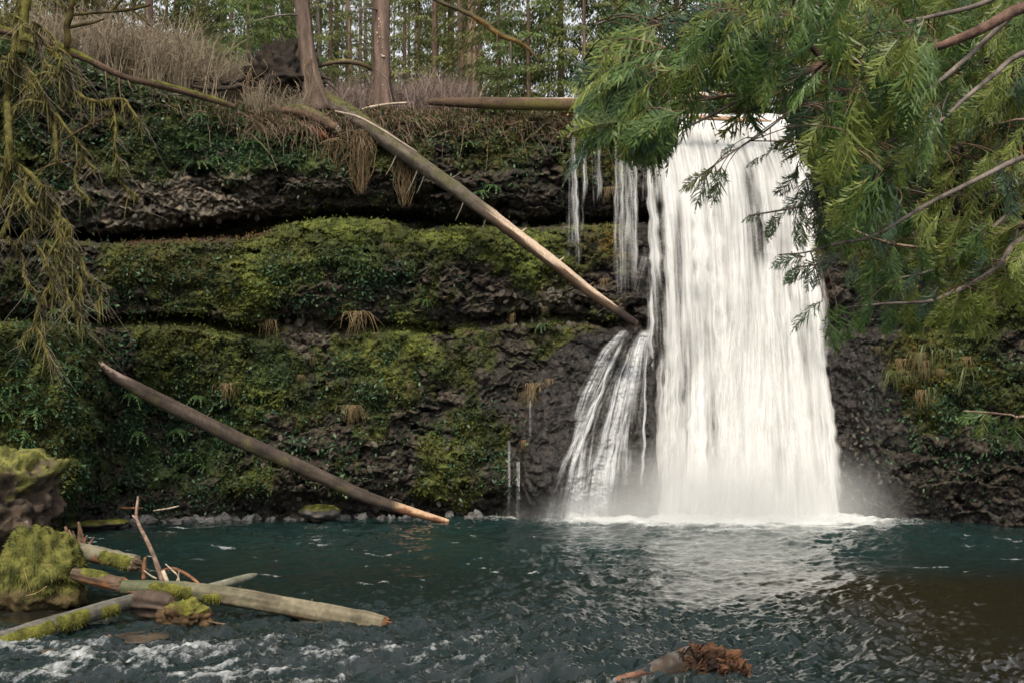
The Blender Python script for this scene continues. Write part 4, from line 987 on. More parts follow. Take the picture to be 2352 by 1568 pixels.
def spray_tris(o, d, L_, w, rg, col, droop=.5):
    """flat drooping sprays of needles: every spray a narrow bent blade of 2 quads with ragged sides"""
    n = len(o)
    d = d / np.maximum(np.linalg.norm(d, axis=1), 1e-6)[:, None]
    s = np.cross(d, rg.normal(size=(n, 3)) * .45 + np.array([0, 0, 1.0])); s /= np.maximum(np.linalg.norm(s, axis=1), 1e-6)[:, None]
    L_ = L_[:, None]; w = w[:, None]; dn = np.array([0, 0, -1.0])
    m1 = o + d * L_ * .5 + dn * L_ * .10 * droop; tip = o + d * L_ + dn * L_ * .42 * droop
    v = np.stack([o, m1 + s * w, tip, m1 - s * w], 1).reshape(-1, 3)
    f = np.arange(4 * n).reshape(-1, 4)
    return v, f, np.repeat(col, 4, 0)

def crown_mesh(H, h0, rad, rg, pal, dense=1.0, drop=.55, blade=.24, sub=44):
    """conifer crown: whorls of drooping boughs, each bough a fan of sprays"""
    vs, cs, n = [], [], 0
    z = h0
    O, D, LL, WW, CC_ = [], [], [], [], []
    while z < H - .3:
        k = int(rg.integers(3, 6))
        fr = (H - z) / (H - h0)
        bl = rad * (.25 + .75 * min(1, fr * 1.25)) * min(1, .7 + (z - h0) / 2.5)
        for _ in range(k):
            if rg.random() > dense: continue
            a = rg.random() * 2 * np.pi; L_ = bl * (.65 + .5 * rg.random())
            ns_ = max(4, int(L_ * sub * .5))
            t = np.sqrt(rg.random(ns_)) * .95 + .05
            x = t * L_; zz = z + .16 * x - drop * .16 * x * x / max(L_ * .5, .5)
            side = rg.normal(size=ns_) * .16 * L_ * t
            ca, sa = math.cos(a), math.sin(a)
            o = np.stack([ca * x - sa * side, sa * x + ca * side, zz - np.abs(side) * .3 + rg.normal(size=ns_) * .07], 1)
            dirs = np.stack([ca + .0 * x - sa * np.sign(side) * (.5 + .5 * rg.random(ns_)), sa + .0 * x + ca * np.sign(side) * (.5 + .5 * rg.random(ns_)), -.25 - .7 * rg.random(ns_)], 1)
            O.append(o); D.append(dirs); LL.append(blade * (.7 + .8 * rg.random(ns_))); WW.append(.11 * blade * (1.0 + .9 * rg.random(ns_)))
            tone = np.clip(.5 + .28 * rg.normal() + .2 * rg.normal(size=ns_), 0, 1)
            CC_.append(mix(pal[0], pal[1], tone))
        z += .26 + .22 * rg.random()
    O = np.concatenate(O); D = np.concatenate(D)
    v, f, c = spray_tris(O, D, np.concatenate(LL), np.concatenate(WW), rg, np.concatenate(CC_), 1.0)
    mb = MB(); mb.add(v, f, np.clip(c, .004, .4)); return mb

def stub_branches(mb, H, r, rg, n, pal, L0=.8):
    for _ in range(n):
        z = .8 + rg.random() * (H - 1); a = rg.random() * 6.28; L_ = L0 * (.3 + rg.random())
        p = np.array([[math.cos(a) * x, math.sin(a) * x, z - .12 * x * x - .1 * x] for x in np.linspace(r * .5, r + L_, 4)])
        v, f, _ = tube(p, np.linspace(.035, .012, 4), 4); mb.add(v, f, paint(v, pal, 4, z))

HEM = ((.060, .078, .028), (.25, .26, .09))       # hemlock, olive
CED = ((.048, .088, .030), (.20, .26, .08))       # cedar, fresh green
FIRP = ((.040, .062, .032), (.130, .165, .072))
YEL = ((.095, .092, .032), (.290, .270, .105))
rgF = np.random.default_rng(21)
CROWNS = {}
for nm, H, h0, rad, pal, dn, dr in (('hemlock', 17, .6, 3.6, HEM, 1, .9), ('cedar', 20, .8, 3.4, CED, 1, .8), ('fir', 26, 3, 3.6, FIRP, .9, .5), ('yellow', 15, .5, 3.2, YEL, .85, .9), ('tallfir', 33, 12.5, 4.0, FIRP, .85, .5), ('thinhem', 24, 2.0, 3.4, HEM, .62, .9)):
    cm = crown_mesh(H, h0, rad, rgF, pal, dn, dr).mesh('crown', M_NEEDLE, smooth=False)
    tm = trunk_mesh(np.array([[0, 0, -.8, .011 * H * .6 + .03], [.05, 0, H * .5, .007 * H * .6 + .02], [0, .05, H, .02]]), DFIR if 'fir' in nm else REDT, ns=9, step=1.2, seed=H).mesh('trunk', M_BARK)
    CROWNS[nm] = (cm, tm, H)
def conifer(kind, x, y, s, rot, label, name='conifer_tree', group='trees of the forest behind the waterfall', zoff=0.0):
    cm, tm, H = CROWNS[kind]
    z = floor_z(x, y) + zoff
    t = thing(name, label, 'tree', (x, y, z), group)
    t.rotation_euler = (0, 0, rot); t.scale = (s, s, s)
    for me, nm in ((tm, 'trunk'), (cm, 'crown')):
        o = bpy.data.objects.new(nm, me); COL.objects.link(o); o.parent = t
    return t

# --- trunks one can pick out: bottom and top in the picture
def big_tree(name, label, pts, pal, seed, moss=0.0, ns=20, group=None, up=26.0, crown=None, stubs=0):
    X = uvY(pts)
    d = X[-1, :3] - X[-2, :3]; d /= d[2]
    X = np.concatenate([X, [[*(X[-1, :3] + d * up * .5), X[-1, 3] * .8], [*(X[-1, :3] + d * up), X[-1, 3] * .35]]])
    t = thing(name, label, 'tree', X[0, :3], group)
    trunk_mesh(X, pal, ns=ns, step=.3, seed=seed, moss=moss).build('trunk', M_BARK, t)
    rg = np.random.default_rng(int(seed))
    if stubs:
        for k in range(stubs):
            f = .04 + .35 * rg.random(); q = X[0, :3] + (X[-1, :3] - X[0, :3]) * f; a = rg.random() * 6.28; L_ = .5 + 2.2 * rg.random() ** 2
            p = np.array([[q[0] + math.cos(a) * x, q[1] + math.sin(a) * x, q[2] - .10 * x * x] for x in np.linspace(X[0, 3] * .5, X[0, 3] + L_, 6)])
            v, ff, _ = tube(p, np.linspace(.05, .012, 6), 5, .2, 4); mb = MB(); mb.add(v, ff, paint(v, GREYT, 4, k)); mb.build('dead_branch', M_TWIG, t)
    if crown:
        cm = CROWNS[crown][0]; o = bpy.data.objects.new('crown', cm); COL.objects.link(o); o.parent = t
        o.location = tuple(X[-1, :3] - X[0, :3] - np.array([0, 0, CROWNS[crown][2] - 1.0])); o.scale = (1, 1, 1)
    return t
DF = 'straight trunks along the clifftop'
big_tree('fir_tree', 'thick grey brown trunk leaning slightly beside the dark root mass on the clifftop', [(733, 262, 59.0, 27), (722, 216, 59.0, 23), (712, 170, 59.0, 20), (702, 90, 59.0, 18.5), (690, -20, 59.0, 17.5)], DFIR, 31.0, group=DF, crown='tallfir', stubs=5)
bt = big_tree('fir_tree', 'thick reddish trunk with pale bark scars standing straight on the clifftop in the middle', [(876, 258, 60.8, 22), (876, 180, 60.8, 20), (875, 90, 60.8, 20.5), (875, -20, 60.8, 21)], ((.055, .036, .028), (.150, .102, .080)), 32.0, group=DF, crown='tallfir', stubs=3)
rg = np.random.default_rng(5)
for k, (u, v, w, h) in enumerate(((870, 45, 3, 9), (874, 52, 2, 6), (866, 76, 3, 8), (872, 86, 3, 4), (881, 130, 7, 5), (877, 128, 3, 6), (868, 97, 2, 5), (880, 88, 2, 3), (879, 195, 3, 3), (870, 62, 3, 3), (878, 110, 2, 4))):
    c = P(u, v, 60.8 - .44); th = np.linspace(0, 6.283, 9, endpoint=False)
    q = c + np.stack([np.cos(th) * w * .55 * (.7 + .5 * rg.random(9)), -.01 + 0 * th, np.sin(th) * h * .55 * (.7 + .5 * rg.random(9))], -1) * (60.8 / F)
    q = np.concatenate([q + [0, .15, 0], q * .9 + c * .1 + [0, -.02, 0], [c + [0, -.03, 0]]])
    j = np.arange(9); mb = MB(); mb.add(q, [grid_faces(2, 9, True), np.stack([9 + j, 9 + (j + 1) % 9, np.full(9, 18)], 1)], (.40, .32, .24)); mb.build('bark_scar', M_LOG, bt)
spec = [
 ('tall red brown trunk left of the pale twin trunk behind the level log', [(1060, 228, 80, 7.5), (1058, 100, 80, 7), (1056, -20, 80, 6.5)], REDT),
 ('pale tan trunk standing behind the left end of the level log', [(1086, 225, 76, 13), (1084, 120, 76, 12.5), (1082, -20, 76, 11)], ((.14, .095, .068), (.30, .21, .15))),
 ('slim pale trunk just right of the leaning grey trunk', [(734, 190, 88, 5.5), (732, 90, 88, 5), (728, -20, 88, 5)], GREYT),
 ('slim tan trunk halfway between the two thick trunks', [(806, 200, 92, 6), (802, 100, 92, 6), (798, -20, 92, 5.5)], ((.12, .085, .062), (.27, .20, .15))),
 ('thin trunk close to the left of the scarred reddish trunk', [(842, 200, 98, 4), (840, 90, 98, 4), (838, -20, 98, 3.5)], GREYT),
 ('dark thin trunk in the sky gaps right of the scarred reddish trunk', [(1033, 220, 90, 6), (1034, 100, 90, 6), (1034, -20, 90, 5.5)], BROWN),
 ('thin far trunk showing through the gap right of the scarred trunk', [(1004, 215, 105, 4.5), (1003, 100, 105, 4.5), (1002, -20, 105, 4)], REDT),
 ('faint far trunk between the scarred trunk and the sky gaps', [(958, 215, 112, 5), (957, 90, 112, 5), (956, -20, 112, 4.5)], GREYT),
 ('wide grey trunk behind the bare thicket at upper left', [(243, 160, 72, 18), (236, 60, 72, 17), (228, -20, 72, 16)], GREYT),
 ('pale grey trunk left of the dark crooked mossy tree', [(132, 110, 74, 12), (134, 40, 74, 11.5), (135, -20, 74, 11)], GREYT),
 ('dark reddish trunk behind the thicket with moss boughs around it', [(341, 150, 78, 10), (342, 50, 78, 9.5), (343, -20, 78, 9)], ((.05, .030, .028), (.12, .075, .065))),
 ('dim brown trunk deep behind the bare thicket', [(405, 170, 86, 8), (406, 60, 86, 8), (408, -20, 86, 7.5)], DFIR),
 ('grey trunk deep behind the thicket left of the dark root mass', [(452, 180, 92, 10), (450, 60, 92, 9), (448, -20, 92, 8)], GREYT),
 ('far slim trunk above the dark root mass', [(622, 200, 100, 5), (622, 90, 100, 5), (621, -20, 100, 4.5)], REDT),
 ('far slim trunk at the left of the leaning grey trunk', [(660, 200, 110, 4), (658, 90, 110, 4), (657, -20, 110, 4)], GREYT),
 ('far slim trunk behind the arching branch', [(770, 200, 104, 4), (772, 90, 104, 4), (772, -20, 104, 4)], REDT),
]
for k, (lab, pts, pal) in enumerate(spec):
    big_tree('conifer_tree', lab, pts, pal, 40.0 + k, ns=12, group='slim trunks of the forest', crown=None, stubs=4, up=18)
# small mossy broadleaf trunks on the sloping edge
def mossy_trunk(label, pts, seed, moss_pal, limbs=()):
    X, t = resample(uvY(pts), .12)
    th_ = thing('mossy_tree', label, 'tree', X[0, :3], 'small mossy trees on the sloping cliff edge')
    v, f, TH = tube(X[:, :3], X[:, 3], 12, .35, 2.2, seed)
    cc = paint(v, moss_pal, 2.5, seed); mb = MB(); mb.add(v, f, cc); mb.build('trunk', M_MOSS, th_)
    for l in limbs:
        X2, _ = resample(uvY(l), .1); v, f, _ = tube(X2[:, :3], X2[:, 3], 7, .4, 3, seed)
        mb = MB(); mb.add(v, f, paint(v, moss_pal, 3, seed)); mb.build('limb', M_MOSS, th_)
MP = ((.040, .036, .012), (.130, .120, .030))
mossy_trunk('stout mossy trunk rising from the mossy log near the top left corner', [(52, 125, 50.2, 13), (50, 85, 50.2, 14), (52, 55, 50.2, 12), (58, 20, 50.2, 11), (66, -30, 50.2, 10), (70, -160, 50.2, 8), (76, -300, 50.2, 5)], 3.0, MP, [[(52, 78, 50.2, 9), (66, 92, 50.0, 7), (80, 100, 49.9, 5)], [(0, 72, 50, 7), (-2, 40, 50, 6), (-10, 0, 50, 5), (-20, -60, 50, 3)]])
mossy_trunk('dark crooked mossy trunk with level limbs near the upper left corner', [(152, 112, 51.0, 7), (156, 85, 51.0, 7), (153, 60, 51.0, 8), (161, 35, 51.0, 7.5), (166, 0, 51, 6), (172, -80, 51, 5), (176, -200, 51, 3)], 5.0, ((.022, .016, .008), (.075, .060, .020)),
            [[(160, 35, 51, 4), (205, 31, 51.3, 3.5), (250, 28, 51.5, 3), (300, 22, 51.8, 4), (345, 12, 52, 3)], [(155, 64, 51, 4), (190, 57, 51.3, 4), (215, 52, 51.5, 3), (240, 44, 51.6, 2)], [(252, 30, 51.6, 3), (270, 10, 51.6, 4), (290, -15, 51.6, 4)], [(300, 22, 51.8, 3), (325, 40, 51.8, 2.5), (345, 60, 51.8, 1.5)]])
# diagonal dead bough with hanging moss in front of the green trees
make_log('dead_bough', 'long dark dead bough with brown moss slanting across the green trees above the level log', 'branch',
         [(975, -15, 63, 4), (1010, 5, 63, 5), (1060, 25, 63, 5.5), (1105, 48, 63, 6), (1150, 80, 63, 6), (1190, 95, 63, 5), (1215, 112, 63, 4), (1240, 145, 63, 2.5)], ((.025, .018, .010), (.085, .065, .028)), lump=.35, lump_s=2.5, seed=33.0, step=.1, ns=9,
         moss=[(.35, .95, -150, 20, .6, ((.07, .045, .015), (.19, .125, .045)), 2.5)], stubs=[(.55, 60, 1.6, .04, BROWN), (.72, -70, 1.8, .05, BROWN), (.8, 30, 1.5, .04, BROWN), (.62, -30, 1.3, .04, BROWN)])

# --- crowns that close the view
rg = np.random.default_rng(77)
TREES = []
LBL = {'hemlock': 'olive green hemlock with drooping boughs in the forest behind the waterfall', 'cedar': 'fresh green cedar with hanging sprays behind the level log', 'fir': 'dark green fir standing deep in the forest', 'yellow': 'yellow green conifer behind the bare thicket', 'thinhem': 'thin crowned hemlock far back in the forest', 'tallfir': 'tall high crowned fir far back in the forest'}
def place(kind, u, Y, s, zoff=0.0):
    x = (u - CU) / F * Y * 1.0
    if u < -90 or u > 2440: return
    TREES.append((kind, u, conifer(kind, x, Y, s, rg.random() * 6.28, LBL[kind], group=kind.replace('thinhem', 'thin hemlock').replace('tallfir', 'tall fir') + ' trees', zoff=zoff)))
for u, Y, k, s in ((1145, 70, 'hemlock', .9), (1215, 67, 'cedar', .8), (1290, 69, 'cedar', 1.0), (1345, 66, 'hemlock', .85), (1420, 70, 'cedar', 1.0), (1480, 73, 'hemlock', 1.0), (1560, 72, 'cedar', 1.1), (1640, 75, 'cedar', 1.1), (1720, 74, 'hemlock', 1.1), (1800, 72, 'cedar', 1.1), (1880, 70, 'cedar', 1.1), (1970, 67, 'yellow', 1.2), (2070, 65, 'cedar', 1.1), (2170, 64, 'yellow', 1.2), (2270, 62, 'cedar', 1.1), (2370, 60, 'cedar', 1.1), (2480, 58, 'hemlock', 1.1),
                   (560, 72, 'cedar', .75), (600, 78, 'cedar', .9), (520, 80, 'hemlock', 1.0), (455, 84, 'cedar', .9), (640, 84, 'cedar', 1.0), (30, 66, 'yellow', 1.1), (110, 70, 'yellow', 1.1), (180, 76, 'yellow', 1.2), (290, 82, 'yellow', 1.2), (370, 84, 'yellow', 1.2), (-70, 62, 'yellow', 1.0)):
    place(k, u, Y, s)
for u, Y in ((705, 95), (752, 88), (790, 100), (822, 92), (925, 88), (960, 98), (995, 84), (1018, 100), (1065, 90), (1100, 82), (770, 118), (900, 120), (1040, 125), (850, 132), (980, 135)):
    place('thinhem', u, Y, .8 + .35 * rg.random())
for j in range(28):
    u = -80 + 2500 * (j + rg.random()) / 28; Y = 92 + 50 * rg.random()
    gap = 690 < u < 1110
    k = ('thinhem' if gap else ('hemlock', 'fir', 'cedar', 'yellow')[int(rg.integers(0, 4))])
    place(k, u, Y, (1.0 if gap else 1.25) + .4 * rg.random())
ORD = 'first second third fourth fifth sixth seventh eighth ninth tenth eleventh twelfth thirteenth fourteenth fifteenth sixteenth seventeenth eighteenth nineteenth twentieth'.split()
for kd in LBL:
    tr = sorted([t_ for t_ in TREES if t_[0] == kd], key=lambda t_: t_[1])
    for k, t_ in enumerate(tr):
        if k < 20: t_[2]['label'] = {'hemlock': 'olive green hemlock', 'cedar': 'fresh green cedar', 'fir': 'dark green fir', 'yellow': 'yellow green conifer', 'thinhem': 'thin crowned hemlock', 'tallfir': 'tall fir'}[kd] + ', ' + ORD[k] + ' of its kind from the left in the forest'
        else: t_[2]['label'] = 'fresh green ' + kd + ', ' + ORD[len(tr) - 1 - k] + ' of its kind from the right in the forest'
# --- the uprooted tree's black root plate on the clifftop
rp = lumpy('root_plate', 'black upturned root mass of the fallen tree left of the leaning trunk', 'roots', 645, 168, 59.4, 76, 66, .7, ((.006, .005, .004), (.028, .020, .014)), lump=.65, ls=1.5, seed=31.0, mat=M_SOIL, nu=80, nv=50, part='earth',
           shape=lambda d: 1.0 - .30 * (d[..., 2] > .2) * (d[..., 0] < -.2) + .2 * (d[..., 2] < -.2))
for k, pts in enumerate(([(600, 165, 59, 8), (580, 140, 58.9, 9), (572, 122, 58.9, 5)], [(650, 130, 59.2, 8), (655, 100, 59.2, 6), (645, 80, 59.2, 3)], [(680, 140, 59.2, 8), (690, 110, 59.3, 6), (705, 95, 59.3, 3)], [(560, 180, 59, 8), (520, 190, 58.7, 7), (480, 185, 58.5, 5), (440, 186, 58.2, 4)], [(560, 195, 58.8, 7), (510, 205, 58.4, 6), (450, 200, 58.0, 4), (430, 180, 58, 2)], [(720, 170, 59.4, 6), (745, 178, 59.4, 5), (760, 185, 59.4, 2)])):
    stick_part(pts, ((.010, .007, .005), (.050, .034, .022)), rp, 'root', lump=.4, seed=k, step=.1)
for k in range(26):
    u0 = 560 + 170 * rg.random(); v0 = 130 + 110 * rg.random()
    stick_part([(u0, v0, 58.6, 1.0), (u0 + rg.normal() * 8, v0 + 22, 58.4, .9), (u0 + rg.normal() * 14, v0 + 52, 58.3, .5)], ((.06, .04, .02), (.20, .14, .08)), rp, 'rootlet', ns=4, seed=k, step=.25)

# --- leafless shrubs along the clifftop
def shrub_mesh(rg, n, H, pal, arch=.5, spread=.6):
    mb = MB()
    for _ in range(n):
        b = rg.normal(size=2) * .25; a = rg.random() * 6.28; h = H * (.5 + .6 * rg.random()); l = spread * (.2 + rg.random())
        t = np.linspace(0, 1, 6)
        p = np.stack([b[0] + math.cos(a) * l * t ** 1.6 + .05 * rg.normal(size=6) * t, b[1] + math.sin(a) * l * t ** 1.6 + .05 * rg.normal(size=6) * t, h * (t - arch * .35 * t ** 3) - .2], 1)
        v, f, _ = tube(p, np.linspace(.022, .006, 6), 3, cap=False); c = mix(pal[0], pal[1], rg.random())
        mb.add(v, f, np.asarray(c))
        for s_ in range(3):
            i = int(rg.integers(2, 5)); q0 = p[i]; d = rg.normal(size=3) * .5 + np.array([math.cos(a) * .5, math.sin(a) * .5, .5]); ln = h * (.15 + .25 * rg.random())
            q = np.stack([q0, q0 + d * ln * .5, q0 + d * ln + [0, 0, -.05]])
            v, f, _ = tube(q, [.011, .008, .004], 3, cap=False); mb.add(v, f, np.asarray(c))
    return mb
rg = np.random.default_rng(15)
TAN = ((.105, .082, .056), (.32, .26, .185))
MAUVE = ((.11, .080, .068), (.30, .23, .20))
SH = [shrub_mesh(rg, 26, 3.0, TAN, .5, .8).mesh('stems', M_TWIG) for _ in range(4)] + [shrub_mesh(rg, 30, 2.0, MAUVE, .4, .6).mesh('stems', M_TWIG) for _ in range(3)]
def shrub(kind, u, Y, s, label, group):
    x = (u - CU) / F * Y; z = floor_z(x, Y)
    t = tag(link('bare_shrub', SH[kind]), label, 'shrub', group)
    t.location = (x, Y, z - .05); t.rotation_euler = (0, 0, rg.random() * 6.28); t.scale = (s, s, s * (.85 + .3 * rg.random()))
for k in range(46):
    u = 225 + 350 * rg.random(); Y = np.interp(u, uu, base) + 1.3 + 4.5 * rg.random()
    shrub(int(rg.integers(0, 4)), u, Y, .9 + .5 * rg.random(), 'tall leafless tan shrub in the thicket behind the sloping mossy log', 'tall bare shrubs of the left thicket')
for k in range(16):
    u = 60 + 180 * rg.random(); Y = np.interp(u, uu, base) + 1.5 + 4.5 * rg.random()
    shrub(int(rg.integers(0, 4)), u, Y, .8 + .4 * rg.random(), 'leafless tan shrub behind the mossy trunks at upper left', 'bare shrubs by the mossy trunks')
for k in range(40):
    u = 728 + 350 * rg.random(); Y = np.interp(u, uu, base) + 2.2 + 4.5 * rg.random()
    shrub(int(rg.integers(4, 7)), u, Y, .9 + .5 * rg.random(), 'leafless mauve brown shrub in the low thicket around the scarred trunk', 'low bare shrubs of the middle thicket')
for k in range(14):
    u = 560 + 170 * rg.random(); Y = np.interp(u, uu, base) + .6 + .8 * rg.random()
    shrub(int(rg.integers(0, 4)), u, Y, .45 + .3 * rg.random(), 'small leafless shrub in front of the black root mass', 'small bare shrubs by the root mass')
# ================================================================== plants growing on the cliff
rgS = np.random.default_rng(101)
def pick(weight, n):
    w = weight.ravel().astype(float); w[w < 0] = 0; w /= w.sum()
    k = rgS.choice(len(w), n, p=w)
    return k // len(uu), k % len(uu)
inview = ((UU > -60) & (UU < 2410) & (VV < 1190)).astype(float)
cell = np.gradient(VV, axis=0) * np.gradient(UU, axis=1)
nrm = np.cross(np.gradient(PC, axis=1), np.gradient(PC, axis=0)); nrm /= np.maximum(np.linalg.norm(nrm, axis=-1), 1e-9)[..., None]
nrm[nrm[..., 1] > 0] *= -1                                     # face outwards

def leaves(i, j, size, pal, out_=.6, down=.5, aspect=.6, tone=None):
    o = PC[i, j] + rgS.normal(size=(len(i), 3)) * .06; nn = nrm[i, j]
    s = size * (.5 + 1.0 * rgS.random(len(i)))[:, None]
    d = rgS.normal(size=(len(i), 3)) * .7 + np.array([0, 0, -down]) + nn * out_
    d /= np.linalg.norm(d, axis=1)[:, None]
    w = np.cross(d, nn + rgS.normal(size=(len(i), 3)) * .5); w /= np.maximum(np.linalg.norm(w, axis=1), 1e-6)[:, None]
    o = o + nn * .04
    v = np.stack([o, o + d * s * .5 + w * s * aspect * .5, o + d * s, o + d * s * .5 - w * s * aspect * .5], 1).reshape(-1, 3)
    t = rgS.random(len(i)) ** 1.3 if tone is None else tone
    return v, np.arange(len(v)).reshape(-1, 4), np.repeat(mix(pal[0], pal[1], t), 4, 0)

# leafy herbs and ivy
wl = 1.0 * blob(UU, VV, 560, 320, 290, 80) + .8 * blob(UU, VV, 790, 650, 200, 70) + .9 * blob(UU, VV, 390, 1040, 190, 150) + .9 * blob(UU, VV, 120, 900, 190, 260) + .5 * blob(UU, VV, 880, 840, 120, 60) \
   + .5 * blob(UU, VV, 2220, 960, 180, 160) + .35 * blob(UU, VV, 640, 980, 400, 160) + .35 * blob(UU, VV, 1080, 380, 260, 80) + .25 * blob(UU, VV, 500, 640, 300, 90) + .6 * blob(UU, VV, 80, 330, 150, 200) + .3 * blob(UU, VV, 1120, 1060, 90, 100)
patch = sstep(fbm(PT * .9 + 200, 3), -.10, .35) + .12
w0 = wl * patch * inview * cell * (1 - .9 * apron)
mb = MB()
i, j = pick(w0, 26000); mb.add(*leaves(i, j, .16, ((.014, .038, .018), (.055, .115, .055)), aspect=.45))
i, j = pick(w0, 7000); mb.add(*leaves(i, j, .19, ((.030, .070, .030), (.11, .18, .085)), 1.0, aspect=.5))
tag(mb.build('ground_cover_leaves', M_LEAF, smooth=False), kind='stuff')
# moss tufts
wm = (1 - rockm) * inview * cell * (1 - apron)
mb = MB(); i, j = pick(wm, 95000)
c0 = CC[i, j]
v, f, _ = leaves(i, j, .13, ((0, 0, 0), (0, 0, 0)), .8, .45, .45)
mb.add(v, f, np.repeat(np.clip(c0 * (.55 + 1.1 * rgS.random((len(i), 1))), .006, .4), 4, 0))
tag(mb.build('moss_tufts', M_MOSS, smooth=False), kind='stuff')
# brown leaf litter and dead stems along the lip
wb = np.exp(-((VV - vt[None, :] - 14) / 22.0) ** 2) * sstep(UU, 380, 600) * sstep(1420 - UU, 0, 60) * inview * cell
mb = MB(); i, j = pick(wb, 7000); mb.add(*leaves(i, j, .34, ((.055, .034, .017), (.20, .135, .075)), .6, .1, .12))
wg = np.exp(-((VV - vt[None, :] - 20) / 26.0) ** 2) * inview * cell * (1 - sstep(UU, 1430, 1460) * sstep(1880 - UU, 0, 20))
i, j = pick(wg, 6000); mb.add(*leaves(i, j, .22, ((.022, .045, .016), (.085, .130, .050)), .8, .2, .45))
wd_ = np.exp(-((VV - vt[None, :] - 18) / 24.0) ** 2) * (.3 + sstep(UU, 520, 600) * sstep(1000 - UU, 0, 120)) * sstep(UU, 300, 420) * sstep(1420 - UU, 0, 60) * inview * cell
i, j = pick(wd_, 1500)
for a_, b_ in zip(i, j):
    o_ = PC[a_, b_] + np.array([0, -.1, 0]); l_ = .4 + 1.1 * rgS.random() ** 2; d_ = np.array([rgS.normal() * .5, -.5 - .4 * rgS.random(), .35 + .5 * rgS.normal()]); t_ = np.linspace(0, 1, 5)[:, None]
    q_ = o_ + d_ * l_ * t_ + np.array([0, 0, -1.]) * l_ * .9 * t_ ** 2 + .04 * rgS.normal(size=(5, 3)) * t_
    v_, f_, _ = tube(q_, np.linspace(.017, .006, 5), 3, cap=False); mb.add(v_, f_, mix((.07, .048, .03), (.30, .22, .145), rgS.random()))
tag(mb.build('lip_undergrowth', M_LEAF, smooth=False), kind='stuff')
# low plants on the forest floor edge
mb = MB()
ky, kx = rgS.integers(1, 8, 5200), rgS.integers(0, len(gi) - 1, 5200)
fx_, fy_ = rgS.random((5200, 1)), rgS.random((5200, 1))
o = (G[ky, kx] * (1 - fx_) + G[ky, kx + 1] * fx_) * (1 - fy_) + fy_ * G[np.minimum(ky + 1, len(dd) - 1), kx]
ok = (uu[gi][kx] < 1400) | (uu[gi][kx] > 1900); o = o[ok]; n = len(o)
d = rgS.normal(size=(n, 3)) * .7 + np.array([0, -.3, .7]); d /= np.linalg.norm(d, axis=1)[:, None]
v, f, c = spray_tris(o, d, .25 + .5 * rgS.random(n), .05 + .09 * rgS.random(n), rgS, mix((.03, .055, .018), (.13, .16, .055), rgS.random(n)), 1.2)
mb.add(v, f, c); tag(mb.build('forest_floor_plants', M_LEAF, smooth=False), kind='stuff')

# ------------------------------------------------------------------ tufts of hanging grass, roots and ferns, each its own thing
def grass_mesh(seed, n, L_, pal, spread=.3, out_=.35):
    n = int(n * .62)
    rg = np.random.default_rng(seed); mb = MB()
    for _ in range(n):
        a = rg.normal() * spread; l = L_ * (.25 + .9 * rg.random()); o_ = out_ * (.4 + .9 * rg.random())
        t = np.linspace(0, 1, 6)
        x = rg.normal() * spread * .7 + a * t ** .7 + .05 * rg.normal() * np.sin(t * 4); y = -o_ * np.sin(t * 1.9) * .6; z = .12 * np.sin(t * 3.14) * (1 - t) - l * t ** 1.7
        w = .014 * (1 - .85 * t) + .002
        p = np.stack([x, y, z], 1); s_ = np.array([math.cos(rg.normal() * .8), .5 * rg.normal(), 0])
        v = np.stack([p - s_ * w[:, None], p + s_ * w[:, None]], 1).reshape(-1, 3)
        mb.add(v, grid_faces(6, 2), np.repeat(mix(pal[0], pal[1], np.clip(rg.random() + .15 * rg.normal(size=6), 0, 1)), 2, 0))
    return mb.mesh('blades', M_LEAF, smooth=False)
STRAW = ((.085, .055, .022), (.29, .21, .105)); GRN = ((.045, .060, .018), (.15, .17, .055))
GT = {'straw': [grass_mesh(k, 70, 1.0, STRAW) for k in range(3)], 'green': [grass_mesh(10 + k, 60, .9, GRN, .35) for k in range(3)], 'mixed': [grass_mesh(20 + k, 70, .9, ((.05, .05, .016), (.19, .15, .06)), .3) for k in range(3)]}
def on_cliff(u, v, off=.1):
    y = float(np.min(cliff_y(np.array([u, u - 6, u + 6, u]), np.array([v, v, v, v - 6])))) - off
    return P(u, v, y)
def tuft(kind, u, v, s, label, group, ss=None):
    o = tag(link('grass_tuft', GT[kind][int(rgS.integers(0, 3))]), label, 'grass', group)
    o.location = tuple(on_cliff(u, v, .15)); o.scale = ((ss or s), s, s); o.rotation_euler = (0, 0, rgS.normal() * .4)
tuft('straw', 1282, 284, 1.9, 'long straw coloured grass tuft hanging from the lip left of the water veils', None, 1.3)
tuft('green', 878, 752, 1.2, 'long green grass tuft hanging under the middle ledge', None, 1.6)
tuft('straw', 826, 716, 1.0, 'straw tuft hanging just left of the long green tuft under the middle ledge', None, 1.5)
tuft('straw', 303, 738, .9, 'straw tuft on the lower ledge above the dark pool log', None)
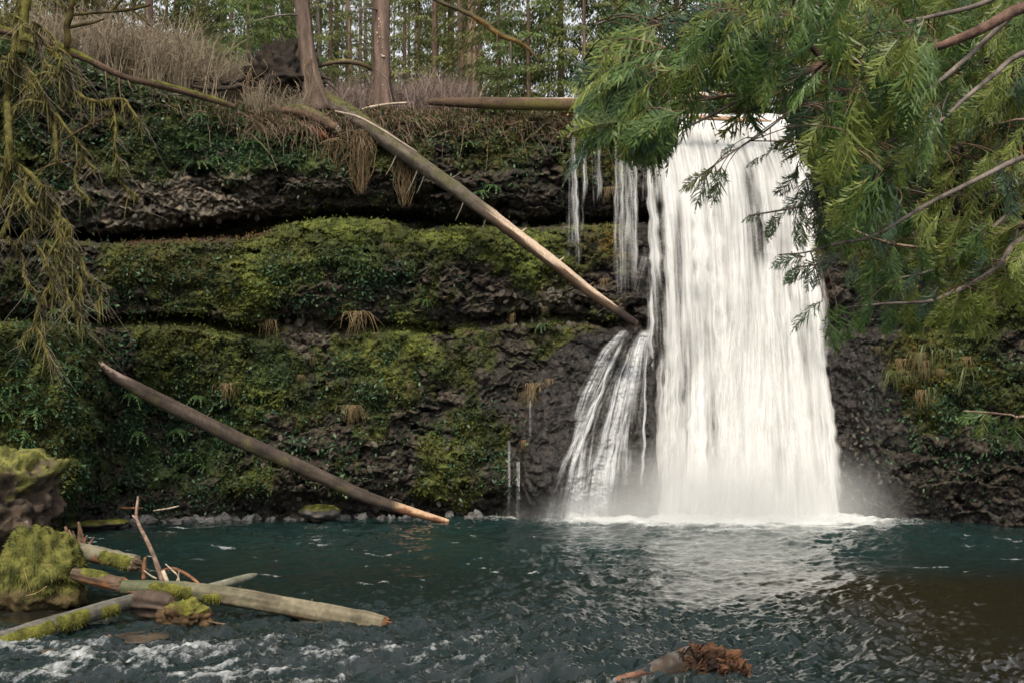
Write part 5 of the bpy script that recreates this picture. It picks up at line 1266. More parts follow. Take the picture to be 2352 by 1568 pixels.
for u, v, s, k in ((330, 748, .7, 'straw'), (350, 742, .6, 'straw'), (620, 735, .7, 'straw'), (655, 752, .7, 'mixed'), (715, 820, .7, 'mixed'), (690, 860, .6, 'straw'), (1230, 880, 1.0, 'straw'), (1215, 900, .9, 'mixed'), (1262, 870, .7, 'straw'), (815, 930, .9, 'straw'), (795, 930, .8, 'mixed'), (1205, 1010, .5, 'straw'), (940, 880, .5, 'straw'), (1090, 760, .6, 'mixed'), (1180, 720, .6, 'straw'), (1250, 705, .5, 'straw'), (890, 560, .6, 'mixed'), (980, 530, .6, 'mixed'), (520, 880, .7, 'straw'), (590, 760, .6, 'mixed'), (1060, 275, .7, 'mixed'), (990, 272, .9, 'straw'), (940, 270, .9, 'straw'), (900, 268, .8, 'mixed'), (650, 275, .9, 'straw'), (600, 265, .9, 'straw'), (1330, 560, .5, 'mixed'), (1390, 640, .7, 'straw'), (1400, 430, .8, 'straw')):
    tuft(k, u, v, s * (.6 + .5 * rgS.random()), 'small tuft of dry grass hanging from the mossy cliff left of the waterfall', 'dry grass tufts on the left cliff')
for k in range(22):
    u = 2110 + 60 * rgS.normal(); v = 790 + 110 * rgS.random()
    if u < 2050: u += 80
    tuft(('mixed', 'straw', 'green')[int(rgS.integers(0, 3))], u, v, .5 + .7 * rgS.random() ** 2, 'golden green grass tuft hanging on the rock right of the waterfall', 'grass tufts on the right cliff')

def fern_mesh(seed, n, L_, pal, up=.5):
    rg = np.random.default_rng(seed); mb = MB()
    for k in range(n):
        a = 6.283 * (k + rg.random() * .6) / n; l = L_ * (.7 + .5 * rg.random())
        t = np.linspace(0, 1, 8)
        d = np.array([math.cos(a), math.sin(a) * .8 - .4]); p = np.stack([d[0] * l * t * .8, d[1] * l * t * .7, l * (up * t - .95 * t ** 2)], 1)
        s_ = np.array([-d[1], d[0], 0]); s_ /= np.linalg.norm(s_); c = mix(pal[0], pal[1], rg.random())
        for i in range(1, 8):
            w = l * .20 * math.sin(min(1, t[i] * 1.1 + .12) * 2.9) + .01
            dt = (p[i] - p[i - 1]) * .5
            for sg in (-1, 1):
                q = p[i] + s_ * sg * w + dt * .6 - [0, 0, w * .35]
                mb.add(np.stack([p[i - 1] + dt * .4, q, p[i] + dt * .2]), np.array([[0, 1, 2]]), np.clip(c * (.8 + .4 * rg.random()), 0, 1))
    return mb.mesh('fronds', M_LEAF, smooth=False)
FG = ((.028, .065, .022), (.085, .150, .045))
FE = [fern_mesh(k, 9, .75, FG) for k in range(4)]
def fern(u, v, s, label, group):
    o = tag(link('fern', FE[int(rgS.integers(0, 4))]), label, 'fern', group)
    o.location = tuple(on_cliff(u, v, .12)); o.scale = (s, s, s); o.rotation_euler = (rgS.normal() * .2, rgS.normal() * .2, rgS.normal() * .6)
for u, v, s, lab in ((1100, 440, .85, 'lower left one of two bright ferns on the dark rock under the leaning log'), (1136, 428, .95, 'upper right one of two bright ferns on the dark rock under the leaning log'), (1178, 425, .6, 'small fern on the dark rock right of the two bright ferns'), (1246, 745, .8, 'little fern on the ledge left of the leaning log tip'), (1075, 330, .8, 'fern low on the upper rock face below the level log'), (960, 275, .8, 'fern at the clifftop beside the leaning log'), (975, 690, .7, 'fern above the lower ledge in the middle of the cliff')):
    fern(u, v, s, lab, None)
for k in range(24):
    u, v = [(380 + 320 * rgS.random(), 225 + 150 * rgS.random()), (250 + 260 * rgS.random(), 900 + 220 * rgS.random()), (10 + 210 * rgS.random(), 560 + 560 * rgS.random())][int(rgS.integers(0, 3))]
    v = max(v, float(np.interp(u, uu, vt)) + 18)
    fern(u, v, .7 + .5 * rgS.random(), 'dark green fern growing among the moss on the left half of the cliff', 'ferns on the left half of the cliff')

def hanging(label, u, v, L_, w, seed, pal=((.055, .036, .018), (.19, .135, .075)), n=110):
    rg = np.random.default_rng(seed); mb = MB(); c0 = on_cliff(u, v, .5)
    for k in range(n):
        t = np.linspace(0, 1, 9); b = rg.normal() * .12
        x = b * (1 - t) + (w * rg.normal() * .62) * np.sin(np.pi * np.clip(t, 0, 1) ** .8 * .86) + .16 * perlin(np.stack([t * 3, t * 0 + k * 3.1, t * 0], 1))
        l = L_ * (.35 + .75 * rg.random()); z = -l * t; y = rg.normal() * .12 + .14 * perlin(np.stack([t * 3, t * 0 + k * 5.3, t * 0 + 4], 1))
        v_, f, _ = tube(np.stack([x, y, z], 1), np.linspace(.02, .008, 9), 3, cap=False); mb.add(v_, f, mix(pal[0], pal[1], rg.random()))
    o = tag(mb.build('hanging_roots', M_TWIG, origin=(0, 0, 0)), label, 'roots'); o.location = tuple(c0)
hanging('bag shaped mat of brown mossy roots hanging over the cliff left of the leaning log', 832, 300, 2.7, .42, 3, n=170)
hanging('thin brown roots dangling below the leaning log right of the bag shaped mat', 928, 345, 2.4, .5, 4, n=70)
hanging('short reddish dead roots hanging behind the middle veil of water', 1385, 300, 1.6, .2, 5, ((.09, .04, .02), (.24, .12, .05)), n=30)
hanging('loose brown roots trailing from the lip below the hollow log', 770, 320, 1.6, .6, 6, n=40)

# ------------------------------------------------------------------ loose stones lying on the ledges, pieces of the cliff
rg = np.random.default_rng(31)
stm = []
for k in range(4):
    c = MB(); th = np.linspace(0, 2 * np.pi, 8, endpoint=False); ph = np.linspace(-1.5, 1.5, 5)
    d = np.stack([np.cos(ph)[:, None] * np.cos(th), np.cos(ph)[:, None] * np.sin(th), np.sin(ph)[:, None] + 0 * th], -1)
    q = d * np.array([1, .8, .7]) * (1 + .6 * fbm(d * 1.2 + k * 7, 2))[..., None]
    c.add(q.reshape(-1, 3), grid_faces(5, 8, True), paint(q.reshape(-1, 3), ((.045, .040, .034), (.15, .13, .10)), 2, k)); stm.append(c.mesh('rock', M_ROCK, smooth=False))
spots = [(480, 568, .16), (470, 556, .10), (660, 735, .22), (690, 738, .26), (712, 748, .18), (640, 745, .14), (1180, 512, .20), (1205, 514, .26), (945, 520, .2), (970, 522, .16), (1300, 525, .16)]
spots += [(300 + 300 * rg.random(), 400 + 120 * rg.random(), .06 + .1 * rg.random()) for _ in range(60)] + [(1150 + 200 * rg.random(), 650 + 110 * rg.random(), .06 + .12 * rg.random()) for _ in range(34)] + [(1930 + 120 * rg.random(), 960 + 200 * rg.random(), .05 + .07 * rg.random()) for _ in range(40)] + [(600 + 500 * rg.random(), 1000 + 170 * rg.random(), .06 + .1 * rg.random()) for _ in range(40)]
for u, v, s in spots:
    o = link('rock', stm[int(rg.integers(0, 4))], cliff); o.location = tuple(on_cliff(u, v, -.02)); o.scale = (s * 1.3, s, s); o.rotation_euler = tuple(rg.random(3) * 3)

# ------------------------------------------------------------------ mist rising from the foot of the fall
def mist_mat(name, dens):
    m, nt, out = new_mat(name); L = nt.links.new
    tc = N(nt, 'ShaderNodeTexCoord')
    ln = N(nt, 'ShaderNodeVectorMath', operation='LENGTH'); L(tc.outputs['Object'], ln.inputs[0])
    mr = N(nt, 'ShaderNodeMapRange', interpolation_type='SMOOTHSTEP'); mr.inputs['From Min'].default_value = 1.0; mr.inputs['From Max'].default_value = .1; mr.inputs['To Max'].default_value = dens
    L(ln.outputs['Value'], mr.inputs['Value'])
    pv = N(nt, 'ShaderNodeVolumePrincipled'); pv.inputs['Color'].default_value = (.985, .985, .975, 1); pv.inputs['Anisotropy'].default_value = .1
    L(mr.outputs[0], pv.inputs['Density']); L(pv.outputs[0], out.inputs['Volume']); return m
def mist(label_u, v, Y, rx, ry, rz, dens):
    th = np.linspace(0, 2 * np.pi, 24, endpoint=False); ph = np.linspace(-.5 * np.pi, .5 * np.pi, 13)
    d = np.stack([np.cos(ph)[:, None] * np.cos(th), np.cos(ph)[:, None] * np.sin(th), np.sin(ph)[:, None] + 0 * th], -1)
    mb = MB(); mb.add(d.reshape(-1, 3), grid_faces(13, 24, True), (1, 1, 1))
    o = mb.build('mist', mist_mat('mist', dens)); o.location = tuple(P(label_u, v, Y)); o.scale = (rx, ry, rz)
    tag(o, kind='stuff'); return o
mist(1670, 1172, 54.6, 8.6, 4.6, 3.6, .36)
mist(1330, 1180, 55.6, 3.6, 2.4, 1.7, .22)
# ================================================================== cedar boughs reaching in from the right, close to the viewer
rgC = np.random.default_rng(55)
def frond_mesh(seed, L_, pal, pairs=12, wide=.34, droop=.35):
    """flat fern-like spray of a cedar: midrib, side shoots, scale-leaf teeth on each"""
    rg = np.random.default_rng(seed); mb = MB()
    t = np.linspace(0, 1, pairs + 2)
    bend = .06 * rg.normal()
    rib = np.stack([L_ * t, L_ * bend * np.sin(t * 3), -L_ * droop * t ** 2], 1)
    v, f, _ = tube(rib, np.linspace(.0030, .0010, len(t)) * (L_ / .3), 3, cap=False); mb.add(v, f, mix(pal[0], pal[1], .35))
    for i in range(1, pairs + 1):
        for sg in (-1, 1):
            prof = math.sin(min(1.0, t[i] * .98 + .14) * math.pi) ** .75
            l = L_ * wide * prof * (.8 + .4 * rg.random()) + .012
            a = R(44 + 12 * rg.normal()); o = rib[i] + (rib[i] - rib[i - 1]) * (.5 if sg > 0 else .0)
            d = np.array([math.cos(a), sg * math.sin(a), -.25 - .2 * rg.random()]); d /= np.linalg.norm(d)
            s_ = np.array([-d[1], d[0], 0]); s_ /= np.linalg.norm(s_)
            c = mix(pal[0], pal[1], np.clip(.2 + .5 * t[i] + .25 * rg.normal(), 0, 1))
            if rg.random() < .06: continue
            def blade(o_, d_, l_, w_, n_):
                x = np.linspace(0, 1, n_ + 1); sd = np.array([-d_[1], d_[0], .25 * rg.normal()]); sd /= np.linalg.norm(sd)
                cen = o_ + d_ * (l_ * x)[:, None] + np.array([0, 0, -.22 * l_]) * (x ** 2)[:, None]
                w = w_ * np.sin(np.clip(.22 + .78 * x, 0, 1) * np.pi) ** .8 + .0004
                vv = np.stack([cen - sd * w[:, None], cen + sd * w[:, None]], 1).reshape(-1, 3)
                mb.add(vv, grid_faces(n_ + 1, 2), np.clip(np.repeat(c[None], len(vv), 0) * (.82 + .36 * rg.random()), 0, 1))
            blade(o, d, l, L_ * (.0125 + .005 * rg.random()), 3)
            if l > L_ * .16:                                   # a few lobes make the edge ragged
                for q_ in range(int(rg.integers(1, 4))):
                    f_ = .25 + .5 * rg.random(); s2 = sg if rg.random() < .7 else -sg
                    d2 = d * .75 + np.array([-d[1], d[0], 0]) * .62 * s2 * (-sg); d2 /= np.linalg.norm(d2)
                    blade(o + d * l * f_, d2, l * (.28 + .18 * rg.random()), L_ * .0105, 2)
    return mb
DARK = ((.026, .060, .022), (.085, .155, .048)); MID = ((.048, .092, .026), (.145, .235, .058)); FRESH = ((.090, .122, .026), (.255, .300, .062)); BLUE = ((.034, .068, .044), (.110, .175, .105))
PALS = {'dark': DARK, 'mid': MID, 'fresh': FRESH, 'blue': BLUE}
FR = {}
for nm, pal in PALS.items():
    FR[nm] = [frond_mesh(60 + k, .34, pal, 16 + k % 3, .26 + .04 * k, .2 + .17 * k) for k in range(5)]
FM = {nm: [b.mesh('frond', M_FROND, smooth=False) for b in l] for nm, l in FR.items()}
for l in FM.values():
    for me in l: me.name = 'frond'

CBARK = ((.045, .024, .017), (.16, .095, .070)); GBARK = ((.055, .045, .040), (.19, .155, .135)); PBARK = ((.13, .085, .06), (.34, .24, .18))
class Cedar:
    def __init__(s, label, xt, yt, z0, H, rad):
        s.t = thing('cedar_tree', label, 'tree', (xt, yt, z0))
        trunk_mesh(np.array([[xt, yt, z0, rad], [xt + .1, yt, z0 + H * .5, rad * .75], [xt, yt, z0 + H, rad * .3]]), REDT, ns=16, step=.3, seed=3).build('trunk', M_BARK, s.t)
        s.base = np.array([xt, yt, z0]); s.nodes = []; s.fronds = []; s.br = []
    def branch(s, pts, pal=CBARK, connect=True, lump=.10, name='branch', node=True):
        X = uvY(pts)
        if connect and pts[-1][0] > 2345:                     # reaches out of the frame to the trunk
            e = X[-1]; tr = s.base + np.array([0, 0, max(.5, e[2] - s.base[2] + .35)]); dd_ = tr - e[:3]
            X = np.concatenate([X, [[*(e[:3] + dd_ * .5 + [0, 0, .05]), e[3] * 1.25], [*tr, e[3] * 1.5]]])
        X, _ = resample(X, .06)
        v, f, _ = tube(X[:, :3], np.maximum(X[:, 3], .002), 7, lump, 9, len(s.br) * 1.7)
        mb = MB(); mb.add(v, f, np.clip(paint(v, pal, 7, len(s.br)), .005, .6)); o = mb.build(name, M_BARK, s.t); o.location = tuple(-s.base)
        s.br.append(o)
        if node: s.nodes.append((X[:, :3], len(s.br) - 1))
        return o
    def frond(s, o, d, size, pal, roll=0.0):
        """d: direction the spray points; it lies roughly flat, hanging"""
        s.fronds.append((np.asarray(o), np.asarray(d, float), size, pal, roll))
    def place(s, limit=290):
        allp = np.concatenate([n[0] for n in s.nodes]); idx = np.concatenate([np.full(len(n[0]), n[1]) for n in s.nodes])
        order = np.argsort([-f_[2] / f_[0][1] for f_ in s.fronds])
        twig = MB(); mass = MB(); cnt = 0
        for r_, k in enumerate(order):
            o, d, size, pal, roll = s.fronds[k]
            d = d / np.linalg.norm(d)
            dist = np.linalg.norm(allp - o, axis=1); m_ = int(np.argmin(dist))
            if dist[m_] > .03:                                # twig from the bough to the spray
                a = allp[m_]; mid = (a + o) / 2 + np.array([0, 0, .10 * dist[m_]])
                q, _ = resample(np.array([a, mid, o, o + d * size * .3]), max(.05, dist[m_] / 5))
                v, f, _ = tube(q, np.linspace(.0055, .0022, len(q)), 3, cap=False); twig.add(v, f, mix(CBARK[0], CBARK[1], rgC.random()))
            up = np.array([0, -.75, .65]) + rgC.normal(size=3) * .35; y = np.cross(up, d); y /= np.linalg.norm(y); z = np.cross(d, y)
            M = np.stack([d, y, z], 1)
            if roll: c_, s_ = math.cos(roll), math.sin(roll); M = M @ np.array([[1, 0, 0], [0, c_, -s_], [0, s_, c_]])
            k3 = int(rgC.integers(0, 5)); sc = size / .34
            if r_ < limit:
                ob = bpy.data.objects.new('frond', FM[pal][k3]); COL.objects.link(ob)
                par = s.br[idx[m_]]; ob.parent = par
                mat4 = Matrix.Translation(Vector(o)) @ Matrix(M.tolist()).to_4x4() @ Matrix.Diagonal((sc, sc * (.75 + .5 * rgC.random()), sc, 1))
                ob.matrix_basis = mat4                          # the bough sits at the world origin
                cnt += 1
            else:
                b = FR[pal][k3]
                vv = np.concatenate(b.v) * sc @ M.T + o
                fl = [a for a in b.f]
                mass.add(vv, fl if len({a.shape[1] for a in fl}) > 1 else fl, np.clip(np.concatenate(b.c) * (.8 + .4 * rgC.random()), 0, 1))
        def put(m__, nm, mat, kind=None):
            if m__.n:
                ob = m__.build(nm, mat, s.t, smooth=False); ob.location = tuple(-s.base)
                if kind: ob['kind'] = kind
        put(twig, 'twigs', M_TWIG, 'stuff'); put(mass, 'foliage', M_FROND, 'stuff')

def inside(poly, u, v):
    p = np.array(poly, float); x, y = p[:, 0], p[:, 1]; x2, y2 = np.roll(x, -1), np.roll(y, -1)
    c = ((y > v) != (y2 > v)) & (u < (x2 - x) * (v - y) / (y2 - y + 1e-12) + x)
    return c.sum() % 2 == 1
def dir_uv(du, dv, dy=0.0): return np.array([du, dy, -dv])

# ---- nearest cedar
A = Cedar('dark green cedar whose hanging boughs cover the top right of the waterfall', 5.6, 10.2, -.6, 15, .32)
A.branch([(1700, 262, 9.0, 2), (1778, 236, 9.0, 3), (1844, 197, 9.1, 4), (1890, 158, 9.2, 4.5), (1902, 139, 9.2, 5)], GBARK)
A.branch([(1560, 240, 8.6, 2), (1650, 224, 8.8, 3.5), (1727, 214, 8.9, 4.5), (1778, 199, 9.0, 5.5), (1822, 183, 9.1, 6), (1877, 153, 9.2, 7), (1902, 138, 9.2, 7.5), (1931, 148, 9.3, 9), (1986, 147, 9.5, 9.5), (2034, 140, 9.7, 9), (2110, 112, 9.9, 9.5), (2158, 106, 10, 10), (2187, 95, 10, 11), (2242, 73, 10, 12), (2297, 44, 10, 13), (2356, 16, 10.1, 14)])
A.branch([(1822, -8, 9.0, 4), (1833, 55, 9.1, 6), (1855, 95, 9.15, 7), (1877, 124, 9.2, 7), (1902, 139, 9.2, 6)], ((.010, .008, .007), (.040, .028, .024)))
A.branch([(1470, 55, 8.5, 1.5), (1551, 48, 8.6, 2.8), (1614, 57, 8.7, 3.5), (1741, 47, 8.9, 3.5), (1828, 38, 9.1, 4)], GBARK)
A.branch([(1640, 130, 8.7, 1.5), (1727, 106, 8.9, 2.5), (1780, 82, 9.0, 3), (1836, 60, 9.1, 3.5)], GBARK)
A.branch([(1620, 230, 8.7, 1.5), (1719, 176, 8.9, 2.6), (1790, 143, 9.0, 3.2), (1850, 115, 9.15, 4)], GBARK)
A.branch([(1405, 335, 8.3, 1.2), (1470, 330, 8.5, 2), (1560, 300, 8.7, 2.5), (1640, 262, 8.8, 3), (1727, 214, 8.9, 3.5)], GBARK)
A.branch([(1340, 140, 8.2, 1.2), (1410, 175, 8.4, 2), (1480, 205, 8.5, 2.4), (1560, 222, 8.7, 3), (1650, 224, 8.8, 3.5)], PBARK)
A.branch([(1350, 60, 8.2, 1.2), (1440, 40, 8.4, 2), (1551, 48, 8.6, 2.8)], GBARK)
A.branch([(2063, 267, 10.0, 4), (2100, 236, 10.0, 4.5), (2150, 194, 10.0, 5.5), (2224, 131, 10.1, 6), (2304, 55, 10.2, 7), (2360, 8, 10.2, 8)], GBARK)
A.branch([(1962, 64, 10.3, 3), (2059, 55, 10.4, 4), (2150, 36, 10.5, 5), (2238, 15, 10.6, 6), (2290, -6, 10.6, 6), (2360, -40, 10.6, 7)], GBARK)
A.branch([(2030, 330, 9.6, 3), (2143, 289, 9.8, 4), (2213, 230, 10, 5), (2280, 175, 10.1, 6), (2356, 120, 10.2, 7)], GBARK)
A.branch([(1885, 330, 9.3, 2), (1950, 330, 9.4, 3), (2030, 300, 9.6, 4), (2110, 236, 9.9, 4.5)], GBARK)
A.branch([(1720, 495, 9.2, 1.5), (1800, 482, 9.3, 2.5), (1880, 462, 9.5, 3), (1950, 420, 9.7, 4), (2040, 380, 9.9, 5), (2150, 300, 10, 6)], GBARK)
A.branch([(1790, 585, 9.3, 1.5), (1850, 580, 9.4, 2), (1920, 560, 9.6, 3), (2010, 540, 9.8, 4), (2130, 470, 10, 5), (2250, 410, 10.2, 6), (2356, 360, 10.3, 7)], GBARK)
A.branch([(1560, 440, 8.6, 1.2), (1620, 395, 8.7, 1.6), (1690, 345, 8.8, 2), (1760, 300, 9.0, 2.4), (1844, 230, 9.1, 2.6)], GBARK)
polyA = [(1335, 335), (1350, 240), (1335, 200), (1370, 120), (1450, 30), (1560, -20), (1850, -30), (1960, -30), (2000, 60), (2120, 90), (2200, 190), (2160, 290), (2080, 390), (2010, 450), (1930, 470), (1925, 420), (1915, 345), (1850, 310), (1795, 235), (1660, 262), (1575, 262), (1530, 330), (1470, 330), (1400, 320)]
n = 0
gapn = lambda u, v, k: perlin(np.array([[u / 105., v / 70., k]]))[0]
while n < 440:
    u, v = 1320 + 900 * rgC.random(), -30 + 500 * rgC.random()
    if not inside(polyA, u, v) or gapn(u, v, 1.5) < -.06 + .12 * rgC.normal(): continue
    if 1600 < u < 1850 and 190 < v < 285 and rgC.random() < .9: continue
    if u < 1560 and v < 150 and rgC.random() < .35: continue     # the pale log shows through here
    Y = np.interp(u, [1320, 1800, 2200], [8.2, 9.1, 10]) + .5 * rgC.normal()
    k = sstep(np.array(u), 1350, 1900)
    d = dir_uv(-1.0 + .55 * k + .35 * rgC.normal(), .55 + .55 * k + .3 * rgC.normal(), .25 * rgC.normal())
    if v < 60 and 1600 < u < 1850: d = dir_uv(-.8, .9 + .2 * rgC.normal())
    pal = ('mid', 'dark', 'blue', 'fresh')[int(rgC.choice(4, p=[.50, .14, .08, .28]))]
    sz = .30 + .22 * rgC.random()
    A.frond(P(u, v, Y) - d / np.linalg.norm(d) * sz * .45, d, sz, pal, rgC.normal() * .5); n += 1
for u, v, du, dv, sz, pal in ((1520, 280, -.45, 1, .30, 'dark'), (1500, 300, -.1, 1, .28, 'dark'), (1535, 310, .15, 1, .30, 'dark'), (1550, 290, -.25, 1, .26, 'mid'), (1648, 372, -.9, .75, .34, 'mid'), (1660, 378, -.55, 1, .28, 'mid'), (1635, 390, -.8, .5, .26, 'fresh'), (1668, 385, .0, 1, .22, 'mid'),
                            (1770, 350, -.7, .3, .22, 'mid'), (1690, 330, -.6, .5, .16, 'mid'), (1830, 320, -.9, .35, .24, 'dark'), (1850, 340, -.6, .9, .30, 'dark'), (1870, 350, -.3, 1, .34, 'dark'), (1830, 390, -.5, 1, .26, 'dark'), (1890, 380, -.2, 1, .34, 'blue'), (1860, 400, -.6, .8, .3, 'dark'), (1900, 420, -.5, .9, .32, 'blue'), (1880, 440, -.9, .5, .30, 'blue'),
                            (1760, 490, -1, .25, .2, 'dark'), (1800, 487, -.5, 1, .24, 'dark'), (1830, 490, -.4, 1, .28, 'dark'), (1850, 480, -.2, 1, .30, 'mid'), (1870, 490, .0, 1, .32, 'mid'), (1780, 495, -.3, 1, .22, 'dark'), (1895, 480, -.2, 1, .3, 'blue'),
                            (1850, 590, -1, .1, .26, 'blue'), (1870, 600, -.8, .6, .28, 'dark'), (1890, 590, -.5, .9, .30, 'blue'), (1910, 585, -.2, 1, .3, 'blue'), (1840, 610, -.6, .6, .2, 'dark'), (1940, 590, -.8, .2, .3, 'blue'), (1970, 580, -.3, .8, .3, 'blue'),
                            (1890, 690, -1, .35, .3, 'dark'), (1905, 700, -.3, 1, .34, 'mid'), (1920, 690, .1, 1, .34, 'mid')):
    Y = np.interp(u, [1320, 1800, 2200], [8.4, 9.3, 10]); A.frond(P(u, v, Y), dir_uv(du, dv, .1 * rgC.normal()), sz, pal, rgC.normal() * .3)
A.place()

# ---- second cedar, a little further back, fresher green
B = Cedar('cedar with yellow green sprays and bare brown limbs at the right edge', 7.6, 14.5, -.6, 16, .36)
B.branch([(2202, 221, 13, 4.5), (2235, 222, 13, 6), (2260, 219, 13, 6.5), (2297, 207, 13, 7), (2356, 160, 13, 8)])
B.branch([(2120, 150, 13, 1.5), (2190, 165, 13, 2), (2240, 172, 13, 2.5), (2290, 185, 13, 2.5), (2356, 163, 13, 3)], PBARK)
B.branch([(2260, 281, 12.8, 2.5), (2290, 284, 12.8, 3), (2320, 279, 12.8, 3), (2356, 274, 12.8, 3.5)], PBARK, node=False)
B.branch([(1942, 478, 12, 4.5), (1939, 440, 12, 5), (1945, 400, 12, 5), (1955, 360, 12, 5), (1960, 318, 12, 5), (1990, 260, 12.2, 5), (2060, 190, 12.6, 5.5), (2200, 110, 13, 7), (2356, 60, 13, 9)], ((.06, .05, .015), (.17, .135, .035)), lump=.3)
B.branch([(2100, 290, 12.4, 1.8), (2132, 310, 12.5, 2.2), (2187, 347, 12.7, 2.8), (2242, 365, 12.8, 3.2), (2300, 372, 12.9, 3.5), (2356, 373, 13, 4)])
B.branch([(1921, 503, 12, 1.5), (1969, 532, 12, 2.2), (2042, 558, 12.2, 3), (2123, 568, 12.4, 3.6), (2189, 563, 12.6, 4.2), (2280, 539, 12.8, 4.8), (2356, 512, 13, 5.5)], PBARK)
B.branch([(1950, 706, 11.8, 2), (2042, 697, 12, 3), (2134, 692, 12.2, 4), (2200, 667, 12.5, 6), (2258, 638, 12.7, 7), (2299, 605, 12.8, 7.5), (2356, 548, 13, 8.5)], GBARK)
B.branch([(2270, 596, 12.8, 1.5), (2310, 597, 12.8, 2), (2356, 590, 12.9, 2.5)], PBARK, node=False)
B.branch([(2214, 943, 12, 1.5), (2270, 947, 12.2, 2), (2320, 952, 12.4, 2.5), (2362, 954, 12.6, 3)], PBARK)
B.branch([(2020, 60, 13.5, 2), (2150, 70, 13.6, 3), (2290, 90, 13.6, 4), (2356, 96, 13.6, 5)], GBARK)
B.branch([(2060, 430, 12.6, 2), (2160, 450, 12.8, 3), (2260, 445, 13, 4), (2356, 420, 13, 5)], GBARK)
B.branch([(2060, 640, 12.2, 2), (2140, 620, 12.4, 3), (2240, 560, 12.7, 4), (2356, 470, 13, 5)], GBARK)
for k in range(26):                                                         # hanging bare twigs
    u0, v0 = 2080 + 270 * rgC.random(), 230 + 260 * rgC.random()
    B.branch([(u0, v0, 12.9, 1.4), (u0 + 8 * rgC.normal(), v0 + 40, 12.9, 1.3), (u0 - 10 + 16 * rgC.normal(), v0 + 90 + 60 * rgC.random(), 12.9, .8)], ((.10, .055, .025), (.26, .15, .07)), connect=False, name='bare_twig', node=False)
polyB = [(1890, -30), (2370, -30), (2370, 700), (2330, 745), (2250, 720), (2100, 735), (2030, 720), (1930, 700), (1900, 640), (1895, 500), (1930, 440), (1930, 300), (1880, 160)]
n = 0
while n < 480:
    u, v = 1880 + 490 * rgC.random(), -30 + 780 * rgC.random()
    if not inside(polyB, u, v) or gapn(u, v, 7.5) < -.12 + .12 * rgC.normal(): continue
    if 2100 < u < 2370 and 240 < v < 470 and rgC.random() < .72: continue     # bare brown interior
    if 1890 < u < 2000 and 390 < v < 480 and rgC.random() < .8: continue
    if 1890 < u < 2230 and 590 < v < 690 and rgC.random() < .72: continue     # rock shows here
    Y = 12.8 + .9 * rgC.normal() * .6
    d = dir_uv(-.45 + .4 * rgC.normal(), 1.0 + .25 * rgC.normal(), .3 * rgC.normal())
    if v > 620: d = dir_uv(-.2 + .5 * rgC.normal(), 1)
    q = .62 if (u > 2100 or v < 200) else .40
    pal = ('fresh', 'mid', 'dark', 'blue')[int(rgC.choice(4, p=[q, .80 - q, .12, .08]))]
    sz = .32 + .24 * rgC.random()
    B.frond(P(u, v, Y) - d / np.linalg.norm(d) * sz * .4, d, sz, pal, rgC.normal() * .5); n += 1
for u, v, du, dv, sz, pal in ((2285, 950, -1, .0, .34, 'mid'), (2300, 952, -.8, .5, .32, 'mid'), (2320, 955, -.5, .9, .34, 'mid'), (2340, 955, -.1, 1, .36, 'mid'), (2270, 948, -.7, .5, .26, 'fresh'), (2335, 960, -.4, .8, .3, 'mid'),
                            (2110, 695, -.4, 1, .32, 'mid'), (2080, 700, .3, .8, .34, 'mid'), (2040, 700, .2, 1, .30, 'mid'), (1990, 702, -.2, 1, .30, 'mid'), (1960, 704, .2, 1, .32, 'mid'), (2180, 680, -.2, 1, .34, 'mid'), (2230, 660, -.1, 1, .34, 'fresh'), (2270, 640, -.1, 1, .36, 'fresh'), (2310, 620, -.1, 1, .38, 'fresh')):
    B.frond(P(u, v, 12.4), dir_uv(du, dv, .1 * rgC.normal()), sz, pal, rgC.normal() * .3)
B.place()
# ================================================================== mossy leaning tree with drooping limbs at the left
rgL = np.random.default_rng(8)
MT = thing('mossy_tree', 'moss hung tree with drooping tangled limbs in front of the cliff at the left edge', 'tree', P(-70, 1000, 46.0))
MC = ((.040, .036, .013), (.125, .112, .034)); MB_ = ((.045, .030, .016), (.140, .100, .045))
limbs = []
def limb(pts, moss=True, name='limb', Y=45.0, lump=.45):
    a = [(u, v, Y + .4 * math.sin(u * .05 + v * .03), r) for u, v, r in pts]
    X, t = resample(uvY(a), .10); p, r = X[:, :3], np.maximum(X[:, 3] * .74, .006)
    v, f, th = tube(p, r, 9, lump, 3.0, len(limbs) * 2.3)
    up = np.concatenate([np.repeat(np.sin(th)[None], len(p), 0).ravel(), [0, 0]])
    mb = MB(); cc = mix(paint(v, MB_, 4, len(limbs)), paint(v, MC, 4, len(limbs) + 3), sstep(up + fbm(v * 2, 3), -.7, .1) if moss else .15 + 0 * up); mb.add(v, f, cc)
    if moss:                                                              # beards of moss under the limb
        n = int(len(p) * 11); i = rgL.integers(0, len(p), n); a_ = rgL.random(n) * 6.28
        T, A_, B_ = frames(p); d = A_[i] * np.cos(a_)[:, None] + B_[i] * np.sin(a_)[:, None]
        o = p[i] + d * r[i][:, None] * .9; L_ = (.05 + .20 * rgL.random(n) ** 3 + .05 * (d[:, 2] < 0))[:, None]
        tip = o + d * L_ * .45 + np.array([0, 0, -1.]) * L_ * .9; s_ = np.cross(d, rgL.normal(size=(n, 3))); s_ /= np.linalg.norm(s_, axis=1)[:, None]
        vv = np.stack([o - s_ * L_ * .16, o + s_ * L_ * .16, tip], 1).reshape(-1, 3)
        mb.add(vv, np.arange(len(vv)).reshape(-1, 3), np.repeat(mix(MC[0], MC[1], rgL.random(n)), 3, 0))
    mb.build(name, M_MOSS, MT); limbs.append(p)
